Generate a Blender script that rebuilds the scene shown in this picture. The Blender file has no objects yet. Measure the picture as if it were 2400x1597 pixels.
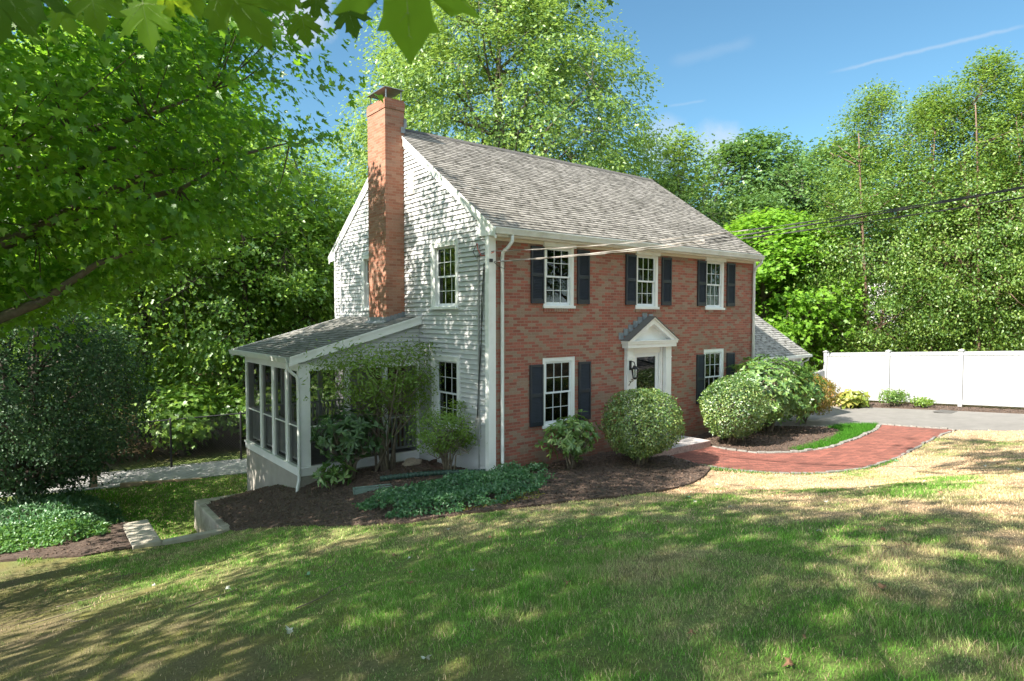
import bpy, bmesh, math, random
import numpy as np
from mathutils import Vector
R_=math.radians
random.seed(7); rng=np.random.default_rng(7)
sc=bpy.context.scene
COL=sc.collection
# ------------------------------------------------------------------ terrain
FP=[(-8,-10.93,1.80),(-8,-16,2.1),(0,-17,2.1),(10,-17,1.9),(20,-17,1.5),(-16,-12,1.7),(-20,-2,.2),
(0,0,-.02),(-.2,2.9,-.2),(3,-.4,0),(5,-1.2,-.02),(6.5,-1.2,-.02),(10,-.5,0),(5.2,-3.83,.0),(6.8,-4.66,.05),(3.2,-3.3,.02),
(13.2,-2.5,0),(13,-4.5,.12),(14.2,-5.8,.2),(19,-3,.1),(19,1.5,-.15),(15,2,-.2),(20,-8,.45),(16,-9,.6),(24,0,0),(22,8,-.5),
(-3.04,2.9,-.42),(-3.1,4.2,-.62),(-3.1,6.2,-1.15),(-4.4,5.9,-1.2),(-4.4,3.4,-1.16),(-5.8,3.4,-1.17),(-6,5,-1.1),(-9,3.8,-1.2),(-12,2.5,-1.2),(-14,8,-1.6),(-8,8,-1.3),
(-2,-4,.52),(-4.3,0,-.3),(3,-9,1.25),(8,-9,.85)]
BP=[(-3.04,7,-1.44),(-5,4,-2.0),(-5,6,-1.85),(-2.3,9.3,-1.4),(-5.8,10.8,-1.58),(-1.8,11,-1.32),(-5.9,12.6,-1.5),(-9,12,-1.7),(-6.5,9,-1.7),(4,9,-1.3),(12,12,-1.2),(0,30,-1),(-20,20,-1.5),(-12,8,-1.9),(20,25,-1)]
def tps(P,lam=0.02):
    P=np.array(P,float);n=len(P)
    def K(r2): return np.where(r2>1e-12,r2*np.log(r2+1e-20),0)
    d=((P[:,None,:2]-P[None,:,:2])**2).sum(-1)
    A=np.zeros((n+3,n+3));A[:n,:n]=K(d)+lam*np.eye(n)*10;A[:n,n]=1;A[:n,n+1:]=P[:,:2];A[n,:n]=1;A[n+1:,:n]=P[:,:2].T
    w=np.linalg.solve(A,np.r_[P[:,2],0,0,0])
    def f(x,y):
        x=np.asarray(x,float);y=np.asarray(y,float)
        o=w[n]+w[n+1]*x+w[n+2]*y
        for i in range(n): o=o+w[i]*K((x-P[i,0])**2+(y-P[i,1])**2)
        return o
    return f
def ss(a,b,x): t=np.clip((x-a)/(b-a),0,1);return t*t*(3-2*t)
hF=tps(FP);hB=tps(BP)
def height(x,y):
    x=np.asarray(x,float);y=np.asarray(y,float)
    f=hF(np.clip(x,-22,26),np.clip(y,-19,10)); b=hB(np.clip(x,-22,24),np.clip(y,2,32))
    low=((x>-5.72)&(x<-4.42)&(y>3.42)&(y<=5.95))|((x>-5.72)&(y>5.95)&(x<1))
    w=ss(8,10.5,y)*ss(11,8,x)
    w=np.maximum(w,np.where(y>5.0,ss(-7.4,-5.72,x)*(x<=-5.72),0))
    w=np.where(low,1,w)
    return f*(1-w)+b*w
def H(x,y): return float(height(x,y))
# ------------------------------------------------------------------ numpy noise
_perm=np.random.default_rng(3).random((256,256))
def vn(x,y):
    xi=np.floor(x).astype(int);yi=np.floor(y).astype(int);fx=x-xi;fy=y-yi
    fx=fx*fx*(3-2*fx);fy=fy*fy*(3-2*fy)
    g=lambda a,b:_perm[a%256,b%256]
    return (g(xi,yi)*(1-fx)+g(xi+1,yi)*fx)*(1-fy)+(g(xi,yi+1)*(1-fx)+g(xi+1,yi+1)*fx)*fy
def fbm(x,y,s=1,o=4):
    x=np.asarray(x,float)*s;y=np.asarray(y,float)*s;r=0;a=.5;t=0
    for i in range(o):
        r=r+a*vn(x+17.3*i,y-9.1*i);t+=a;a*=.5;x=x*2.03;y=y*2.03
    return r/t
def inpoly(x,y,poly):
    x=np.asarray(x,float);y=np.asarray(y,float);c=np.zeros(x.shape,bool);n=len(poly);j=n-1
    for i in range(n):
        xi,yi=poly[i][:2];xj,yj=poly[j][:2]
        if yi!=yj:
            c^=((yi>y)!=(yj>y))&(x<(xj-xi)*(y-yi)/(yj-yi)+xi)
        j=i
    return c
# ------------------------------------------------------------------ materials
def nt(name):
    m=bpy.data.materials.new(name);m.use_nodes=True;t=m.node_tree
    b=t.nodes['Principled BSDF'];return m,t,b
def N(t,k,**kw):
    n=t.nodes.new(k)
    for a,v in kw.items():
        if a in n.inputs.keys(): n.inputs[a].default_value=v
        else: setattr(n,a,v)
    return n
def ramp(t,src,stops,interp='LINEAR'):
    r=t.nodes.new('ShaderNodeValToRGB');r.color_ramp.interpolation=interp
    e=r.color_ramp.elements
    while len(e)<len(stops): e.new(.5)
    for q,(p,c) in zip(e,stops): q.position=p;q.color=(*c,1) if len(c)==3 else c
    t.links.new(src,r.inputs[0]);return r.outputs[0]
def mixc(t,f,a,b,mode='MIX'):
    m=t.nodes.new('ShaderNodeMix');m.data_type='RGBA';m.blend_type=mode
    for i,s in ((0,f),(6,a),(7,b)):
        if hasattr(s,'is_output'): t.links.new(s,m.inputs[i])
        else: m.inputs[i].default_value=s if i==0 else ((*s,1) if len(s)==3 else s)
    return m.outputs[2]
def noise(t,scale,detail=4,vec=None,rough=.6):
    n=N(t,'ShaderNodeTexNoise');n.inputs['Scale'].default_value=scale;n.inputs['Detail'].default_value=detail;n.inputs['Roughness'].default_value=rough
    if vec is not None: t.links.new(vec,n.inputs['Vector'])
    return n.outputs['Fac']
def worldpos(t):
    g=N(t,'ShaderNodeNewGeometry');return g.outputs['Position']
def bump(t,b,src,strength=.3,dist=.01):
    u=N(t,'ShaderNodeBump');u.inputs['Strength'].default_value=strength;u.inputs['Distance'].default_value=dist
    t.links.new(src,u.inputs['Height']);t.links.new(u.outputs[0],b.inputs['Normal'])
def simple(name,c,rough=.6,var=.12,scale=6,bmp=0,metal=0,spec=.5,dirt=None):
    m,t,b=nt(name);p=worldpos(t)
    f=noise(t,scale,5,p)
    d=tuple(v*(1-var) for v in c);l=tuple(min(1,v*(1+var)) for v in c)
    col=ramp(t,f,[(.3,d),(.7,l)])
    if dirt:
        f2=noise(t,scale*.35,6,p,.7);g=ramp(t,f2,[(.5,(0,0,0)),(.72,(1,1,1))])
        col=mixc(t,g,col,dirt)
    t.links.new(col,b.inputs['Base Color']);b.inputs['Roughness'].default_value=rough;b.inputs['Metallic'].default_value=metal
    b.inputs['Specular IOR Level'].default_value=spec
    if bmp: bump(t,b,noise(t,scale*12,3,p),bmp,.005)
    return m
def wallvec(t,sx=1,sy=1):
    s=N(t,'ShaderNodeSeparateXYZ');t.links.new(worldpos(t),s.inputs[0])
    a=N(t,'ShaderNodeMath',operation='ADD');t.links.new(s.outputs[0],a.inputs[0]);t.links.new(s.outputs[1],a.inputs[1])
    c=N(t,'ShaderNodeCombineXYZ');t.links.new(a.outputs[0],c.inputs[0]);t.links.new(s.outputs[2],c.inputs[1]);return c.outputs[0],s
def brickmat(name,red,tan,mortar,bias=.45,spread=.5,dark=True):
    m,t,b=nt(name);v,s=wallvec(t)
    k=N(t,'ShaderNodeTexBrick');t.links.new(v,k.inputs['Vector'])
    for a,x in (('Scale',1),('Mortar Size',.0055),('Mortar Smooth',.25),('Bias',0),('Brick Width',.213),('Row Height',.0677)): k.inputs[a].default_value=x
    k.inputs['Color1'].default_value=(0,0,0,1);k.inputs['Color2'].default_value=(1,1,1,1);k.inputs['Mortar'].default_value=(.5,.5,.5,1)
    # large patches push neighbouring bricks towards the same tone
    n1=noise(t,1.3,2,v);ad=N(t,'ShaderNodeMath',operation='MULTIPLY_ADD');t.links.new(n1,ad.inputs[0]);ad.inputs[1].default_value=spread;
    t.links.new(k.outputs['Color'],ad.inputs[2])
    sel=ramp(t,ad.outputs[0],[(0,(0,0,0)),(bias+spread*.5-.03,(0,0,0)),(bias+spread*.5+.03,(1,1,1)),(1,(1,1,1))])
    k2=N(t,'ShaderNodeTexBrick');t.links.new(v,k2.inputs['Vector'])
    for a,x in (('Scale',1),('Mortar Size',.0),('Bias',0),('Brick Width',.213),('Row Height',.0677)): k2.inputs[a].default_value=x
    k2.inputs['Color1'].default_value=(.72,.72,.72,1);k2.inputs['Color2'].default_value=(1.22,1.18,1.15,1);k2.offset_frequency=2
    base=mixc(t,sel,red,tan)
    gr=noise(t,60,4,v);base=mixc(t,.22,base,ramp(t,gr,[(.3,(.03,.02,.02)),(.7,(.6,.45,.38))]),'MIX')
    base=mixc(t,1,base,k2.outputs['Color'],'MULTIPLY')
    col=mixc(t,k.outputs['Fac'],base,mortar)
    if dark:   # damp, stained lower courses and rust streak
        mr=N(t,'ShaderNodeMapRange');t.links.new(s.outputs[2],mr.inputs[0]);mr.inputs[1].default_value=1.15;mr.inputs[2].default_value=-.1
        nd=N(t,'ShaderNodeMath',operation='MULTIPLY_ADD');t.links.new(noise(t,2.4,6,v,.75),nd.inputs[0]);nd.inputs[1].default_value=1.5;nd.inputs[2].default_value=-.95
        ds=N(t,'ShaderNodeMath',operation='ADD');t.links.new(nd.outputs[0],ds.inputs[0]);t.links.new(mr.outputs[0],ds.inputs[1])
        col=mixc(t,ramp(t,ds.outputs[0],[(.28,(0,0,0)),(.75,(.62,.62,.62))]),col,(.12,.085,.06))
        ns=noise(t,.9,5,v,.7);col=mixc(t,ramp(t,ns,[(.52,(0,0,0)),(.75,(.45,.45,.45))]),col,(.16,.11,.08))
    t.links.new(col,b.inputs['Base Color']);b.inputs['Roughness'].default_value=.88;b.inputs['Specular IOR Level'].default_value=.25
    iv=N(t,'ShaderNodeMath',operation='SUBTRACT');iv.inputs[0].default_value=1;t.links.new(k.outputs['Fac'],iv.inputs[1])
    ad2=N(t,'ShaderNodeMath',operation='MULTIPLY_ADD');t.links.new(gr,ad2.inputs[0]);ad2.inputs[1].default_value=.35;t.links.new(iv.outputs[0],ad2.inputs[2])
    bump(t,b,ad2.outputs[0],.6,.006);return m
def shingle(name,c1,c2,axis='y',row=.127,dirt=(.06,.055,.045)):
    m,t,b=nt(name)
    tc=N(t,'ShaderNodeUVMap');v=tc.outputs[0]
    k=N(t,'ShaderNodeTexBrick');t.links.new(v,k.inputs['Vector'])
    for a,x in (('Scale',1),('Mortar Size',.006),('Mortar Smooth',.1),('Bias',0),('Brick Width',.30),('Row Height',row)): k.inputs[a].default_value=x
    k.inputs['Color1'].default_value=(*c1,1);k.inputs['Color2'].default_value=(*c2,1);k.inputs['Mortar'].default_value=(.04,.038,.035,1)
    n1=noise(t,160,3,v);col=mixc(t,.35,k.outputs['Color'],ramp(t,n1,[(.3,(.05,.045,.04)),(.7,(.5,.47,.43))]))
    n2=noise(t,1.2,5,v,.7);col=mixc(t,ramp(t,n2,[(.45,(0,0,0)),(.75,(.6,.6,.6))]),col,dirt)
    # short dark dashes where a tab's butt edge is worn
    n3=N(t,'ShaderNodeTexNoise');mp=N(t,'ShaderNodeMapping');mp.inputs['Scale'].default_value=(5,1/row*1.0,1);t.links.new(v,mp.inputs[0]);t.links.new(mp.outputs[0],n3.inputs['Vector']);n3.inputs['Scale'].default_value=1;n3.inputs['Detail'].default_value=2
    col=mixc(t,ramp(t,n3.outputs['Fac'],[(.52,(0,0,0)),(.64,(.75,.75,.75))]),col,dirt)
    t.links.new(col,b.inputs['Base Color']);b.inputs['Roughness'].default_value=.95;b.inputs['Specular IOR Level'].default_value=.2
    bump(t,b,n1,.3,.003);return m
def leafmat(name,cols,trans=(.25,.5,.04),tf=.45,spec=.35,rough=.45):
    m=bpy.data.materials.new(name);m.use_nodes=True;t=m.node_tree;t.nodes.clear()
    g=N(t,'ShaderNodeNewGeometry');rn=g.outputs['Random Per Island']
    n=noise(t,.55,3,g.outputs['Position'])
    a=N(t,'ShaderNodeMath',operation='MULTIPLY_ADD');t.links.new(n,a.inputs[0]);a.inputs[1].default_value=1.0
    s=N(t,'ShaderNodeMath',operation='MULTIPLY_ADD');t.links.new(rn,s.inputs[0]);s.inputs[1].default_value=.6;s.inputs[2].default_value=-.3
    t.links.new(s.outputs[0],a.inputs[2])
    k=len(cols);c=ramp(t,a.outputs[0],[(.2+.6*i/(k-1),cols[i]) for i in range(k)])
    d=N(t,'ShaderNodeBsdfDiffuse');t.links.new(c,d.inputs[0])
    tr=N(t,'ShaderNodeBsdfTranslucent');tc=mixc(t,.6,c,trans);t.links.new(tc,tr.inputs[0])
    mx=N(t,'ShaderNodeMixShader');mx.inputs[0].default_value=tf;t.links.new(d.outputs[0],mx.inputs[1]);t.links.new(tr.outputs[0],mx.inputs[2])
    gl=N(t,'ShaderNodeBsdfGlossy');gl.inputs['Roughness'].default_value=rough;gl.inputs[0].default_value=(.8,.85,.8,1)
    m2=N(t,'ShaderNodeMixShader');m2.inputs[0].default_value=spec*.06;t.links.new(mx.outputs[0],m2.inputs[1]);t.links.new(gl.outputs[0],m2.inputs[2])
    o=N(t,'ShaderNodeOutputMaterial');t.links.new(m2.outputs[0],o.inputs[0]);return m
M={}
M['brick']=brickmat('house_brick',(.36,.095,.06),(.235,.155,.108),(.29,.225,.175),.62,.5)
M['chimbrick']=brickmat('chimney_brick',(.38,.135,.075),(.29,.14,.09),(.32,.22,.155),.55,.4,False)
M['siding']=simple('vinyl_siding',(.50,.50,.505),.5,.04,2,0,dirt=(.46,.46,.45))
M['trim']=simple('white_trim',(.78,.78,.76),.45,.04,3,0,dirt=(.68,.68,.64))
M['sash']=simple('sash_white',(.74,.76,.78),.4,.03,4)
M['gutter']=simple('gutter_white',(.66,.67,.64),.4,.06,3,0,dirt=(.5,.5,.45))
M['shutter']=simple('shutter_navy',(.022,.026,.036),.45,.2,5)
M['roof']=shingle('roof_shingles',(.31,.285,.25),(.47,.43,.385))
M['proof']=shingle('porch_shingles',(.16,.165,.16),(.29,.295,.285),dirt=(.06,.065,.05))
M['groof']=shingle('garage_shingles',(.34,.34,.335),(.48,.475,.46))
M['lead']=simple('lead_flashing',(.23,.25,.27),.55,.3,9,.2,.3)
M['parge']=simple('parged_concrete',(.34,.315,.275),.9,.12,2.5,.3,dirt=(.26,.24,.2))
M['concrete']=simple('weathered_concrete',(.42,.38,.31),.92,.2,4,.5,dirt=(.16,.14,.11))
M['granite']=simple('granite',(.40,.37,.36),.8,.25,40,.4)
M['granitepink']=simple('granite_face',(.34,.24,.22),.85,.35,16,.6)
M['cobble']=simple('cobble_granite',(.20,.19,.175),.9,.35,14,.6,dirt=(.16,.14,.11))
M['dark']=simple('interior_dark',(.06,.055,.05),.9,.1)
M['inwall']=simple('interior_wall',(.30,.28,.24),.9,.08)
M['curtain']=simple('curtain',(.55,.55,.52),.9,.1,8)
M['wood']=simple('old_wood',(.22,.16,.09),.85,.3,8,.3,dirt=(.08,.12,.06))
M['tanwood']=simple('tan_timber',(.38,.27,.17),.85,.2,6,.3)
M['deck']=simple('deck_boards',(.22,.2,.18),.8,.15,4)
M['rail']=simple('porch_rail',(.72,.72,.70),.6,.06,4)
M['wicker']=simple('wicker_white',(.55,.55,.52),.7,.15,30,.4)
M['black']=simple('black_metal',(.015,.015,.017),.4,.1,5,0,.3)
M['steel']=simple('galvanised_steel',(.30,.31,.32),.4,.25,12,0,.8)
M['rust']=simple('rusty_steel',(.09,.05,.035),.8,.35,9,.4)
M['conduit']=simple('grey_conduit',(.30,.30,.29),.6,.1,5)
M['cable']=simple('weathered_cable',(.03,.03,.03),.6,.3,3)
M['cablepale']=simple('pale_cable',(.26,.235,.21),.6,.35,6)
M['redwire']=simple('red_wire',(.5,.05,.04),.5,.1)
M['pipe']=simple('green_corrugated_plastic',(.035,.07,.055),.4,.2,6)
M['splash']=simple('splash_block_green',(.16,.22,.19),.7,.2,8,.3)
M['fence']=simple('white_vinyl_fence',(.36,.37,.38),.35,.02,1)
M['chainlink']=simple('black_chain_link',(.02,.02,.022),.5,.1,5)
M['rock']=simple('field_stone',(.27,.22,.16),.9,.3,10,.7)
M['pavedark']=simple('iron_cover',(.08,.075,.07),.7,.3,20,.3)
M['brass']=simple('number_metal',(.10,.08,.05),.4,.1,5,0,.6)
M['white_house']=simple('neighbour_siding',(.78,.78,.78),.5,.03,2)
M['bark']=simple('grey_bark',(.13,.105,.08),.95,.4,9,.8,dirt=(.07,.08,.05))
M['darkbark']=simple('dark_bark',(.06,.045,.035),.95,.4,9,.8)
M['birchbark']=simple('river_birch_bark',(.15,.09,.065),.9,.4,7,.6,dirt=(.24,.18,.14))
M['twig']=simple('twig_bark',(.16,.13,.09),.9,.3,15,.4)
def emis(name,c,s):
    m,t,b=nt(name);b.inputs['Base Color'].default_value=(*c,1);b.inputs['Emission Color'].default_value=(*c,1);b.inputs['Emission Strength'].default_value=s
    f=noise(t,30,2);cc=ramp(t,f,[(.3,tuple(v*.8 for v in c)),(.7,c)]);t.links.new(cc,b.inputs['Emission Color']);return m
M['amber']=emis('amber_lamp_glow',(1,.42,.03),1.6)
def glassmat():
    m=bpy.data.materials.new('window_glass');m.use_nodes=True;t=m.node_tree;t.nodes.clear()
    tr=N(t,'ShaderNodeBsdfTransparent');tr.inputs[0].default_value=(.78,.82,.80,1)
    g=N(t,'ShaderNodeBsdfGlossy');g.inputs['Roughness'].default_value=.015
    u=N(t,'ShaderNodeBump');u.inputs['Strength'].default_value=.02;u.inputs['Distance'].default_value=.02;t.links.new(noise(t,2.2,1,worldpos(t)),u.inputs['Height']);t.links.new(u.outputs[0],g.inputs['Normal'])
    f=N(t,'ShaderNodeFresnel');f.inputs[0].default_value=1.75
    x=N(t,'ShaderNodeMixShader');t.links.new(f.outputs[0],x.inputs[0]);t.links.new(tr.outputs[0],x.inputs[1]);t.links.new(g.outputs[0],x.inputs[2])
    o=N(t,'ShaderNodeOutputMaterial');t.links.new(x.outputs[0],o.inputs[0]);return m
M['glass']=glassmat()
def screenmat():
    m=bpy.data.materials.new('insect_screen');m.use_nodes=True;t=m.node_tree;t.nodes.clear()
    tr=N(t,'ShaderNodeBsdfTransparent');d=N(t,'ShaderNodeBsdfDiffuse');d.inputs[0].default_value=(.035,.035,.04,1)
    w=noise(t,3,2,worldpos(t));r=ramp(t,w,[(.3,(.50,.50,.50)),(.7,(.62,.62,.62))])
    x=N(t,'ShaderNodeMixShader');t.links.new(r,x.inputs[0]);t.links.new(tr.outputs[0],x.inputs[1]);t.links.new(d.outputs[0],x.inputs[2])
    o=N(t,'ShaderNodeOutputMaterial');t.links.new(x.outputs[0],o.inputs[0]);return m
M['screen']=screenmat()
def chainmat():
    m=bpy.data.materials.new('chain_link_mesh');m.use_nodes=True;t=m.node_tree;t.nodes.clear()
    uv=N(t,'ShaderNodeUVMap');mp=N(t,'ShaderNodeMapping');mp.inputs['Rotation'].default_value=(0,0,R_(45));mp.inputs['Scale'].default_value=(1,1,1);t.links.new(uv.outputs[0],mp.inputs[0])
    s=N(t,'ShaderNodeSeparateXYZ');t.links.new(mp.outputs[0],s.inputs[0]);outs=[]
    for i in (0,1):
        a=N(t,'ShaderNodeMath',operation='PINGPONG');a.inputs[1].default_value=.03;t.links.new(s.outputs[i],a.inputs[0])
        c=N(t,'ShaderNodeMath',operation='LESS_THAN');c.inputs[1].default_value=.0035;t.links.new(a.outputs[0],c.inputs[0]);outs.append(c.outputs[0])
    mx=N(t,'ShaderNodeMath',operation='MAXIMUM');t.links.new(outs[0],mx.inputs[0]);t.links.new(outs[1],mx.inputs[1])
    tr=N(t,'ShaderNodeBsdfTransparent');d=N(t,'ShaderNodeBsdfDiffuse');d.inputs[0].default_value=(.05,.05,.055,1)
    x=N(t,'ShaderNodeMixShader');t.links.new(mx.outputs[0],x.inputs[0]);t.links.new(tr.outputs[0],x.inputs[1]);t.links.new(d.outputs[0],x.inputs[2])
    o=N(t,'ShaderNodeOutputMaterial');t.links.new(x.outputs[0],o.inputs[0]);return m
M['chain']=chainmat()
def pavermat(name,c1,c2,mort,bw,rh,rot=0,scale_noise=30):
    m,t,b=nt(name);mp=N(t,'ShaderNodeMapping');mp.inputs['Rotation'].default_value=(0,0,rot);t.links.new(worldpos(t),mp.inputs[0])
    k=N(t,'ShaderNodeTexBrick');t.links.new(mp.outputs[0],k.inputs['Vector'])
    for a,x in (('Scale',1),('Mortar Size',.007),('Mortar Smooth',.2),('Bias',0),('Brick Width',bw),('Row Height',rh)): k.inputs[a].default_value=x
    k.inputs['Color1'].default_value=(*c1,1);k.inputs['Color2'].default_value=(*c2,1);k.inputs['Mortar'].default_value=(*mort,1)
    n1=noise(t,scale_noise,4,mp.outputs[0]);col=mixc(t,.25,k.outputs['Color'],ramp(t,n1,[(.3,tuple(v*.4 for v in c1)),(.7,tuple(min(1,v*1.5) for v in c2))]))
    n2=noise(t,.9,4,mp.outputs[0]);col=mixc(t,ramp(t,n2,[(.45,(0,0,0)),(.7,(.35,.35,.35))]),col,tuple(v*.55 for v in c1))
    t.links.new(col,b.inputs['Base Color']);b.inputs['Roughness'].default_value=.85
    iv=N(t,'ShaderNodeMath',operation='SUBTRACT');iv.inputs[0].default_value=1;t.links.new(k.outputs['Fac'],iv.inputs[1]);bump(t,b,iv.outputs[0],.5,.005);return m
M['walk']=pavermat('red_brick_pavers',(.12,.042,.032),(.31,.105,.075),(.055,.035,.03),.2,.1,R_(38))
M['path']=pavermat('stamped_concrete',(.30,.295,.29),(.38,.375,.365),(.17,.165,.155),.45,.28,R_(-20))
def groundmat():
    m,t,b=nt('lawn_soil');a=N(t,'ShaderNodeVertexColor');a.layer_name='Col'
    p=worldpos(t);n=noise(t,35,5,p,.7);c=mixc(t,.55,a.outputs[0],mixc(t,1,a.outputs[0],ramp(t,n,[(.25,(.25,.22,.2)),(.75,(1.9,1.8,1.6))]),'MULTIPLY'))
    t.links.new(c,b.inputs['Base Color']);b.inputs['Roughness'].default_value=1;b.inputs['Specular IOR Level'].default_value=.1
    bump(t,b,noise(t,60,4,p),.8,.02);return m
M['ground']=groundmat()
def grassmat():
    m=bpy.data.materials.new('grass_blades');m.use_nodes=True;t=m.node_tree;t.nodes.clear()
    a=N(t,'ShaderNodeVertexColor');a.layer_name='Col'
    g=N(t,'ShaderNodeNewGeometry');hv=N(t,'ShaderNodeHueSaturation');hv.inputs['Value'].default_value=1
    mr=N(t,'ShaderNodeMapRange');t.links.new(g.outputs['Random Per Island'],mr.inputs[0]);mr.inputs[3].default_value=.7;mr.inputs[4].default_value=1.9
    t.links.new(mr.outputs[0],hv.inputs['Value']);t.links.new(a.outputs[0],hv.inputs['Color'])
    d=N(t,'ShaderNodeBsdfDiffuse');t.links.new(hv.outputs[0],d.inputs[0]);tr=N(t,'ShaderNodeBsdfTranslucent');t.links.new(hv.outputs[0],tr.inputs[0])
    x=N(t,'ShaderNodeMixShader');x.inputs[0].default_value=.4;t.links.new(d.outputs[0],x.inputs[1]);t.links.new(tr.outputs[0],x.inputs[2])
    o=N(t,'ShaderNodeOutputMaterial');t.links.new(x.outputs[0],o.inputs[0]);return m
M['grass']=grassmat()
M['mulch']=simple('bark_mulch',(.075,.05,.038),1,.5,22,1.0,dirt=(.13,.095,.07))
M['chips']=simple('mulch_chips',(.10,.065,.048),1,.6,30,.3,dirt=(.22,.155,.11))
M['asphalt']=simple('old_asphalt',(.175,.165,.155),.9,.12,3,.5,dirt=(.14,.132,.125))
M['litter']=simple('leaf_litter',(.09,.06,.04),1,.5,7,.8,dirt=(.16,.12,.08))
M['fallen_brown']=simple('fallen_leaf_brown',(.25,.13,.07),.8,.3,40)
M['fallen_pale']=simple('fallen_leaf_pale',(.52,.52,.45),.7,.2,40)
M['fallen_green']=simple('fallen_leaf_green',(.14,.28,.15),.7,.2,40)
G=(.055,.13,.018)
M['lf_maple']=leafmat('maple_leaves',[(0.04, 0.13, 0.012), (0.105, 0.28, 0.02), (0.24, 0.44, 0.035)],(0.36, 0.66, 0.03),0.58,1.0)
M['lf_woods']=leafmat('woodland_leaves',[(0.06, 0.15, 0.025), (0.14, 0.28, 0.04), (0.27, 0.42, 0.06)],(0.45, 0.68, 0.07),0.5,0.9)
M['lf_silver']=leafmat('silver_maple_leaves',[(0.07, 0.145, 0.03), (0.15, 0.26, 0.045), (0.28, 0.38, 0.08)],(0.42, 0.6, 0.09),0.4,0.8)
M['lf_birch']=leafmat('birch_leaves',[(0.05, 0.12, 0.025), (0.12, 0.23, 0.04), (0.24, 0.34, 0.07)],(0.42, 0.6, 0.08),0.42,0.7)
M['lf_oak']=leafmat('oak_leaves',[(0.05, 0.11, 0.03), (0.085, 0.17, 0.045), (0.13, 0.23, 0.06)],(0.28, 0.5, 0.07),0.3,0.7)
M['lf_lime']=leafmat('lime_leaves',[(0.11, 0.24, 0.02), (0.16, 0.32, 0.03), (0.22, 0.4, 0.045)],(0.4, 0.7, 0.05),0.45,0.4)
M['lf_box']=leafmat('clipped_shrub_leaves',[(0.025, 0.08, 0.015), (0.08, 0.18, 0.025), (0.3, 0.38, 0.08)],(0.35, 0.5, 0.06),0.25,1.8)
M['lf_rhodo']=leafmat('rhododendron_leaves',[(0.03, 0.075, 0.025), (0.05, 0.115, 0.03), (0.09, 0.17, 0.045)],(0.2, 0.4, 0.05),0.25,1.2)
M['lf_rhodolight']=leafmat('sunlit_rhododendron_leaves',[(0.05, 0.13, 0.03), (0.1, 0.22, 0.04), (0.24, 0.34, 0.08)],(0.35, 0.55, 0.07),0.3,1.4)  # lighter copy of the rhododendron leaves, sunlight put into its greens
M['lf_azalea']=leafmat('azalea_leaves',[(0.09, 0.17, 0.025), (0.15, 0.26, 0.035), (0.22, 0.32, 0.05)],(0.45, 0.65, 0.06),0.4,0.7)
M['lf_rust']=leafmat('rusty_azalea_leaves',[(0.11, 0.15, 0.03), (0.2, 0.19, 0.035), (0.36, 0.17, 0.05)],(0.5, 0.45, 0.05),0.35,0.5)
M['lf_yellow']=leafmat('hosta_leaves',[(0.14, 0.22, 0.03), (0.26, 0.3, 0.06), (0.38, 0.33, 0.08)],(0.5, 0.55, 0.1),0.4,0.5)
M['lf_ivy']=leafmat('ivy_leaves',[(0.035, 0.11, 0.04), (0.06, 0.165, 0.055), (0.1, 0.22, 0.07)],(0.18, 0.45, 0.06),0.2,1.2)
M['lf_pachy']=leafmat('pachysandra_leaves',[(0.06, 0.16, 0.045), (0.1, 0.23, 0.055), (0.16, 0.3, 0.07)],(0.3, 0.55, 0.06),0.3,0.7)
M['lf_yew']=leafmat('yew_needles',[(0.014, 0.04, 0.016), (0.035, 0.085, 0.034), (0.07, 0.135, 0.055)],(0.1, 0.2, 0.05),0.2,0.6)
M['lf_spruce']=leafmat('spruce_needles',[(0.04, 0.09, 0.04), (0.06, 0.12, 0.055), (0.08, 0.15, 0.07)],(0.12, 0.25, 0.06),0.2,0.4)
def bigleafmat():
    m,t,b=nt('near_maple_leaf');p=worldpos(t);n=noise(t,18,4,p)
    oi_=N(t,'ShaderNodeObjectInfo');c=ramp(t,n,[(.3,(.05,.13,.008)),(.7,(.09,.20,.012))]);c=mixc(t,1,c,ramp(t,oi_.outputs['Random'],[(0,(.35,.42,.45)),(1,(1.3,1.2,1.1))]),'MULTIPLY');t.links.new(c,b.inputs['Base Color']);b.inputs['Roughness'].default_value=.6;b.inputs['Specular IOR Level'].default_value=.15
    tr=N(t,'ShaderNodeBsdfTranslucent');t.links.new(mixc(t,1,(.34,.52,.03),ramp(t,oi_.outputs['Random'],[(0,(.4,.45,.5)),(1,(1.5,1.35,1.2))]),'MULTIPLY'),tr.inputs[0]);x=N(t,'ShaderNodeMixShader');x.inputs[0].default_value=.55
    o=t.nodes['Material Output'];t.links.new(b.outputs[0],x.inputs[1]);t.links.new(tr.outputs[0],x.inputs[2]);t.links.new(x.outputs[0],o.inputs[0]);return m
M['bigleaf']=bigleafmat()
M['vein']=simple('leaf_veins',(.22,.30,.08),.6,.1)
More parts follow.
